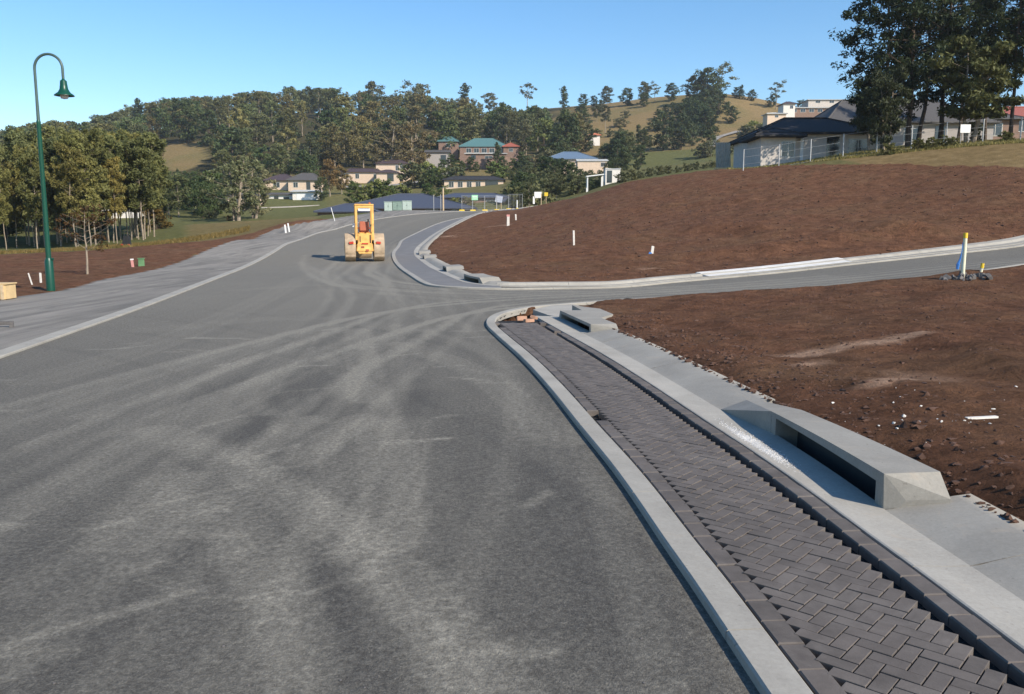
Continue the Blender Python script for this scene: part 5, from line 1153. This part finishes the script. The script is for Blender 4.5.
# box at the left edge and the timber beside it
p = hit(4, 300); r = empty('crate', (p[0], p[1], Hs(*p)+.02), .05, 'pale plywood crate at the left edge of the gravel verge', 'crate')
MB().box((-.32, 0, .19), (1.0, .5, .36)).build('body', M['ply'], r, .01); MB().box((-.32, 0, .385), (1.06, .54, .03)).build('lid', M['ply'], r, .005)
for sx in (-.75, .11): MB().box((sx, -.26, .19), (.07, .03, .36)).build('batten', M['timber'], r)
p = hit(10, 328); r = empty('timber_block', (p[0], p[1], Hs(*p)+.03), .1, 'short dark offcut beam lying on the verge below the crate', 'timber'); MB().box((-.12, 0, .06), (.36, .07, .06)).build('beam', M['rubble'], r, .006); MB().box((.03, 0, .0), (.06, .06, .09)).build('block', M['rubble'], r, .006)
# ------------------------------------------------------------------ loose terracotta bricks at the end of the strip
bl = ('loose terracotta brick lying flat at the end of the paved strip', 'loose terracotta brick tilted on the others at the end of the strip', 'loose terracotta brick standing half on edge by the nose kerb')
for i, (q_, t_, dz, rot) in enumerate(((S_.len-1.35, .86, .03, (0, 0, .5)), (S_.len-1.15, .98, .07, (.3, .2, 1.2)), (S_.len-1.0, .78, .05, (1.2, 0, .2)))):
    x, y = S_.at(q_, t_); o = MB().box((0, 0, .03), (.19, .09, .06)).build('loose_brick', M['brick_orange'], None, .006); o.location = (x, y, Hs(x, y)+dz); o.rotation_euler = rot; tag(o, bl[i], 'brick')

# ------------------------------------------------------------------ street lamp
p = hit(51, 291); d = p[1]; lz = Hs(*p); r = empty('street_lamp', (p[0], p[1], lz), 0, 'dark green street lamp with swan neck and bell shade on the left verge', 'street lamp')
top = zrow(54, d)-lz
mid = zrow(122, d)-lz; b1 = zrow(259, d)-lz
MB().lathe([(.115, -.2), (.115, .02), (.11, b1-.06), (.085, b1), (.078, b1+.03)], n=20).build('base_column', M['lampgreen'], r, smooth=True)
MB().lathe([(.072, b1), (.056, mid-.03), (.06, mid), (.045, mid+.05)], n=18).build('pole', M['lampgreen'], r, smooth=True)
R_ = 14.5/850*d*.93; pts = [(0, 0, mid), (0, 0, (mid+top-R_)/2), (0, 0, top-R_-.05)]
for i in range(0, 19): a = math.pi-math.pi*i/18; pts.append((R_+R_*math.cos(a), 0, top-R_+R_*math.sin(a)))
pts.append((2*R_, 0, top-R_-.28))
MB().tube(pts, [.046]+[.036]*(len(pts)-1), 12).build('swan_neck', simple('grey_green_paint', (.06, .10, .09), .4), r, smooth=True)
hz_ = top-R_-.30
sh = MB().lathe([(.03, .04), (.045, 0), (.085, -.03), (.095, -.14), (.11, -.25), (.16, -.34), (.255, -.41), (.26, -.43), (.25, -.425), (.15, -.36), (.09, -.26)], (2*R_, 0, hz_), 28).build('lamp_shade', M['lampgreen'], r, smooth=True)
MB().lathe([(.11, -.39), (.11, -.45), (.09, -.50), (0, -.52)], (2*R_, 0, hz_), 20).build('diffuser', simple('frosted_diffuser', (.62, .62, .60), .3), r, smooth=True)
MB().tube([(.10, 0, .9), (.13, 0, .9)], .04, 8).build('access_cover', M['lampgreen'], r)

# bare sapling on the left verge
mb, cl = grow(333, 2.6, .45, 1.0, 16, .045, 'round', 1, 2, cs=.14)
p = hit(87, 276); r = empty('sapling', (p[0], p[1], Hs(*p)), 0, 'thin half-bare sapling with reddish twigs on the left verge soil', 'sapling'); mb.build('trunk', M['bark'], r)
V, F, R = leaves(cl, 26, .05, np.random.default_rng(5)); c = mesh_np('crown', V, F, M['leaf_rust'], r, attrs=dict(rnd=R)); c.color = (.55, .45, .5, 1)
# parked things glimpsed under the left row
for px, lb, m_ in ((126, 'dark red-footed machine standing under the roadside gums', 'black'),):
    x, y = pos(px, 74), 74; r = empty('plate_compactor', (x, y, Hs(x, y)), 0, lb, 'machine'); MB().box((0, 0, .5), (.7, .5, .9), top=(.6, .8)).build('body', M['black'], r, .04); MB().tube([(-.2, 0, .9), (-.1, 0, 1.5), (.1, 0, 1.5), (.2, 0, .9)], .03, 6).build('handle', M['black'], r)
    for sx in (-.3, .25): MB().box((sx, -.26, .12), (.18, .1, .24)).build('foot', M['red'], r, .02)

# ------------------------------------------------------------------ road roller
p = hit(362.5, 262); r = empty('road_roller', (p[0], p[1]+.72, Hs(*p)+.005), math.radians(12), 'yellow three-drum road roller with open canopy standing on the road', 'road roller')
R_d = .76
for sx in (-1, 1):
    cx = sx*.765; w = .57
    prof = [(0, -w/2+.06), (R_d*.82, -w/2+.06), (R_d*.86, -w/2), (R_d, -w/2+.005), (R_d, w/2-.005), (R_d*.86, w/2), (R_d*.82, w/2-.06), (0, w/2-.06)]
    dr = MB().lathe(prof, (cx, 0, R_d), 48, 'X').build('rear_drum', M['drum'], r, smooth=True)
    MB().lathe([(0, -w/2-.02), (.16, -w/2-.02), (.16, w/2+.02), (0, w/2+.02)], (cx, 0, R_d), 16, 'X').build('hub', M['yellow'], dr)
    MB().box((cx, R_d+.02-1.55*0-.0-2*R_d-.06, R_d*.45), (w-.04, .05, .10), (.2, 0, 0)).build('scraper', M['drum'], dr)
    br = MB().box((sx*.66, -.72, .98), (.34, .06, .05)).build('light_bracket', M['yellow'], r)
    MB().box((sx*.72, -.77, 1.02), (.24, .05, .13), (0, sx*.1, 0)).build('tail_light', M['red'], br, .01)
MB().lathe([(0, -.5), (.5, -.5), (.56, -.49), (.56, .49), (.5, .5), (0, .5)], (0, 2.95, .56), 40, 'X').build('front_drum', M['drum'], r, smooth=True)
MB().box((-.56, 2.95, .62), (.07, 1.3, .16)).box((.56, 2.95, .62), (.07, 1.3, .16)).box((0, 2.26, .72), (1.19, .12, .22)).box((0, 2.25, 1.0), (.3, .4, .5)).build('front_yoke', M['yellow'], r, .015)
# rear body with stepped lower plate
MB().box((0, -.05, 1.12), (.74, 1.2, .72)).build('body', M['yellow'], r, .03)
MB().box((0, -.72, .78), (.92, .22, .44), top=(.86, .9)).box((0, -.70, .52), (.66, .18, .2), top=(1.3, 1)).build('rear_counterweight', M['yellow'], r, .03)
MB().box((-.12, -.845, .80), (.16, .02, .09)).box((.12, -.845, .62), (.16, .02, .12)).build('hitch_slot', M['orange'], r)
MB().box((-.24, -.665, 1.22), (.035, .02, .30)).build('vent', M['black'], r); MB().box((.30, -.665, 1.22), (.06, .02, .44)).build('vent', M['black'], r)
MB().box((0, 1.35, 1.22), (.95, 1.7, .70)).build('engine_hood', M['yellow'], r, .05); MB().tube([(.3, 1.5, 1.5), (.3, 1.5, 2.3)], .045, 10).build('exhaust', M['black'], r)
MB().box((0, .45, .85), (.95, 1.9, .14)).build('chassis', M['yellow'], r, .01)
# operator station
st = MB().box((0, .10, 1.62), (.52, .48, .12)).box((0, -.17, 1.90), (.50, .10, .52), (-.12, 0, 0)).build('seat', M['orange'], r, .035)
MB().box((.31, .1, 1.80), (.07, .4, .06)).box((-.31, .1, 1.80), (.07, .4, .06)).build('armrest', M['red'], st, .01)
MB().tube([(0, .75, 1.5), (0, .58, 2.0)], .035, 8).build('steering_column', M['black'], r)
wh = MB(); wh.tube([(.19*math.cos(a), .57+.05*math.sin(a), 2.03+.19*math.sin(a)*.6) for a in np.linspace(0, 2*math.pi, 22)], .016, 6, False).tube([(-.18, .57, 2.03), (.18, .57, 2.03)], .012, 5); wh.build('steering_wheel', M['black'], r)
MB().box((.0, .84, 1.78), (.55, .16, .30), top=(.8, .8)).build('dashboard', M['black'], r, .02)
MB().tube([(.36, .45, 1.5), (.38, .42, 1.95)], .02, 6).lathe([(.0, 1.92), (.035, 1.94), (.035, 1.99), (0, 2.01)], (.38, .42, 0), 8).build('lever', M['black'], r)
# canopy: four posts, rounded roof rim
for sx in (-1, 1):
    for yy, wd_ in ((-.60, .13), (.95, .09)): MB().box((sx*.435, yy, 2.10), (wd_, .11, 1.90)).build('canopy_post', M['yellow'], r, .02)
    MB().box((sx*.435, .17, 1.55), (.06, 1.44, .06)).build('side_rail', M['yellow'], r, .01)
MB().box((0, -.60, 2.93), (.76, .11, .14)).box((-.33, -.6, 2.82), (.12, .1, .12), (0, .78, 0)).box((.33, -.6, 2.82), (.12, .1, .12), (0, .78, 0)).build('rear_hoop', M['yellow'], r, .015); MB().box((0, -.60, 1.46), (.74, .10, .10)).build('crossbar', M['yellow'], r, .015)
rf = MB().box((0, .18, 3.04), (1.02, 1.75, .07)).build('canopy_roof', M['yellow'], r, .02); MB().box((0, -.67, 2.77), (.62, .02, .12)).build('sun_strip', M['white'], rf); MB().box((-.45, .5, 1.95), (.3, .05, .2), ).build('mirror', M['white'], r, .01)
for sx in (-1, 1):
    MB().tube([(sx*.30, -.70, .95), (sx*.36, -.80, .80), (sx*.30, -.78, .60)], .018, 6).build('hydraulic_hose', M['black'], r)
    MB().box((sx*.80, .0, 1.60), (.50, 1.15, .04)).box((sx*.80, -.58, 1.56), (.50, .03, .12)).build('mudguard', M['yellow'], r, .01) if False else None
    MB().box((sx*.47, .62, 1.02), (.10, .38, .05)).build('step', M['black'], r)
MB().box((0, -.845, .98), (.34, .02, .07)).build('reflector', M['red'], r)
MB().lathe([(.06, 3.08), (.06, 3.16), (0, 3.19)], (.3, -.4, 0), 12).build('beacon', M['orange'], r)

# ------------------------------------------------------------------ loose soil clods, stones, chips
def scatter_stuff(name, label, mat, pts, smin, smax, seed):
    rng = np.random.default_rng(seed)
    ico = np.array([(0, 0, 1), (.894, 0, .447), (.276, .851, .447), (-.724, .526, .447), (-.724, -.526, .447), (.276, -.851, .447), (.724, .526, -.447), (-.276, .851, -.447), (-.894, 0, -.447), (-.276, -.851, -.447), (.724, -.526, -.447), (0, 0, -1)])
    fc = np.array([(0, 1, 2), (0, 2, 3), (0, 3, 4), (0, 4, 5), (0, 5, 1), (1, 6, 2), (2, 7, 3), (3, 8, 4), (4, 9, 5), (5, 10, 1), (2, 6, 7), (3, 7, 8), (4, 8, 9), (5, 9, 10), (1, 10, 6), (6, 11, 7), (7, 11, 8), (8, 11, 9), (9, 11, 10), (10, 11, 6)])
    n = len(pts); s = smin+(smax-smin)*rng.random(n)**3
    V = ico[None]*(1+.35*rng.normal(size=(n, 12, 1)))*s[:, None, None]*np.array([1, 1, .65])*(1+.3*rng.normal(size=(n, 1, 3)))
    V = V+pts[:, None, :]
    F = fc[None]+(np.arange(n)*12)[:, None, None]
    o = mesh_np(name, V.reshape(-1, 3), F.reshape(-1, 3), mat); return tag(o, label, 'stones', kind='stuff')
# sample the finished ground surface
zg = zz.reshape(GX.shape)
def surf(x, y):
    i = np.clip(np.searchsorted(gx, x)-1, 0, len(gx)-2); j = np.clip(np.searchsorted(gy, y)-1, 0, len(gy)-2)
    a = (x-gx[i])/(gx[i+1]-gx[i]); b = (y-gy[j])/(gy[j+1]-gy[j])
    return (zg[j, i]*(1-a)+zg[j, i+1]*a)*(1-b)+(zg[j+1, i]*(1-a)+zg[j+1, i+1]*a)*b
n = 5200; q = nrng.random(n)**1.0*(S_.len-1); t = TS['bk']-.07+nrng.random(n)**1.8*1.3; x, y = S_.at(q, t)
scatter_stuff('soil_clods', 'crumbled dark soil clods along the back of the right kerb', M['clod'], np.c_[x, y, np.maximum(surf(x, y)-.003, np.where(t < TS['bk'], H(x, y)+T1, -9))], .005, .036, 1)
n = 9000; x = 1.5+nrng.random(n)*14; y = 4+nrng.random(n)*15; k = inpoly(x, y, near_poly) & (surf(x, y) > H(x, y)-.05); x = x[k]; y = y[k]
scatter_stuff('soil_clods', 'small dark clods strewn over the bare soil on the right', M['clod'], np.c_[x, y, surf(x, y)-.004], .005, .028, 2)
n = 80; c0 = hit(930, 437); x = c0[0]+nrng.normal(size=n)*.75; y = c0[1]+nrng.normal(size=n)*.55; k = inpoly(x, y, near_poly); x = x[k]; y = y[k]
scatter_stuff('stone_chips', 'pale stone and concrete chips scattered on the soil beside the large inlet', M['stone'], np.c_[x, y, surf(x, y)+.002], .004, .020, 3)
n = 350; q = nrng.random(n)*9; t = TS['gu0']+.05+nrng.random(n)*.4; x, y = S_.at(q, t)
scatter_stuff('grit', 'dark grit specks lying in the right gutter', M['clod'], np.c_[x, y, H(x, y)+T0-.006], .002, .007, 4)
n = 1400; x = -7+nrng.random(n)*8; y = 2.5+nrng.random(n)**1.5*14; k = inpoly(x, y, road_poly); x = x[k]; y = y[k]
scatter_stuff('loose_gravel', 'small loose stones scattered on the new asphalt', M['rubble'], np.c_[x, y, H(x, y)+.002], .0015, .006, 5)
n = 7000; x = -6+nrng.random(n)*48; y = 22+nrng.random(n)*40; k = inpoly(x, y, mound_poly); x = x[k]; y = y[k]
scatter_stuff('soil_clods', 'clods strewn over the large soil mound', M['clod'], np.c_[x, y, surf(x, y)], .018, .075, 6)
# white lath on the soil
p = hit(980, 438); o = MB().box((0, 0, 0), (.28, .035, .015)).build('timber_lath', M['peg']); o.location = (p[0], p[1], float(surf(np.array([p[0]]), np.array([p[1]]))[0])+.012); o.rotation_euler = (0, 0, .2); tag(o, 'short white timber lath lying on the bare soil among the chips', 'lath')
# spilled cement in the gutter
q = s_of(S_, 0, 447, 1.3); x, y = S_.at(q+np.linspace(-.45, .45, 30), 1.3)
V = []; F = []
n = 11000; qq = q+nrng.normal(size=n)*.30; tt = 1.235+nrng.normal(size=n)*.04; k = (tt > 1.17) & (tt < 1.43); xx, yy = S_.at(qq[k], tt[k])
scatter_stuff('spilled_cement', 'spilled white cement powder in the gutter beside the large inlet', simple('cement_powder', (.55, .54, .52), 1), np.c_[xx, yy, H(xx, yy)+T0-.0055], .002, .0055, 8)
# tall dry grass along the fence and the verge
def grass(name, label, xy, hmin, hmax, colr, seed, wd=.02):
    rng = np.random.default_rng(seed); n = len(xy); a = rng.random(n)*6.28; h = hmin+(hmax-hmin)*rng.random(n); z = surf(xy[:, 0], xy[:, 1])
    w = wd*(.6+rng.random(n)); lx = rng.normal(size=n)*.3*h; ly = rng.normal(size=n)*.3*h
    b0 = np.c_[xy[:, 0]-np.cos(a)*w, xy[:, 1]-np.sin(a)*w, z-.02]; b1 = np.c_[xy[:, 0]+np.cos(a)*w, xy[:, 1]+np.sin(a)*w, z-.02]; tp = np.c_[xy[:, 0]+lx, xy[:, 1]+ly, z+h]
    V = np.stack([b0, b1, tp], 1).reshape(-1, 3); o = mesh_np(name, V, np.arange(3*n).reshape(n, 3), M['leaf'], attrs=dict(rnd=np.repeat(rng.random(n), 3))); o.color = (*colr, 1); tag(o, label, 'grass', kind='stuff')
n = 16000; px = 725+nrng.random(n)*340; d = np.interp(px, [725, 830, 940, 1065], [70, 64, 61, 58])+nrng.random(n)**1.3*6
grass('dry_grass', 'rough dry grass along the crest in front of the wire fence', np.c_[pos(px, d), d], .05, .22, (1.9, 1.6, 1.0), 3, .03)
n = 14000; px = -80+nrng.random(n)*330; d = np.interp(px, [-80, 0, 100, 170, 250], [50, 55, 67, 76, 86])+nrng.random(n)*9
grass('dry_grass', 'rough golden grass at the foot of the roadside gums', np.c_[pos(px, d), d], .06, .28, (1.5, 1.05, .62), 4, .03)

# ------------------------------------------------------------------ the air between here and the hills
hzm = bpy.data.materials.new('haze'); hzm.use_nodes = True; nt = hzm.node_tree; nt.nodes.clear()
out = nt.nodes.new('ShaderNodeOutputMaterial'); pv = nt.nodes.new('ShaderNodeVolumePrincipled'); pv.inputs['Color'].default_value = (.88, .93, 1, 1); pv.inputs['Density'].default_value = .00018; pv.inputs['Anisotropy'].default_value = .2
nt.links.new(pv.outputs[0], out.inputs['Volume'])
zlo = float(zz.min())-1; zhi = max(float(zz.max()), 130)+5; hw = 3200
hb = MB().box((0, 2000, (zlo+zhi)/2), (2*hw, 5000, zhi-zlo)).build('haze', hzm); tag(hb, 'thin pale air between the road and the wooded hills', 'haze', kind='stuff')
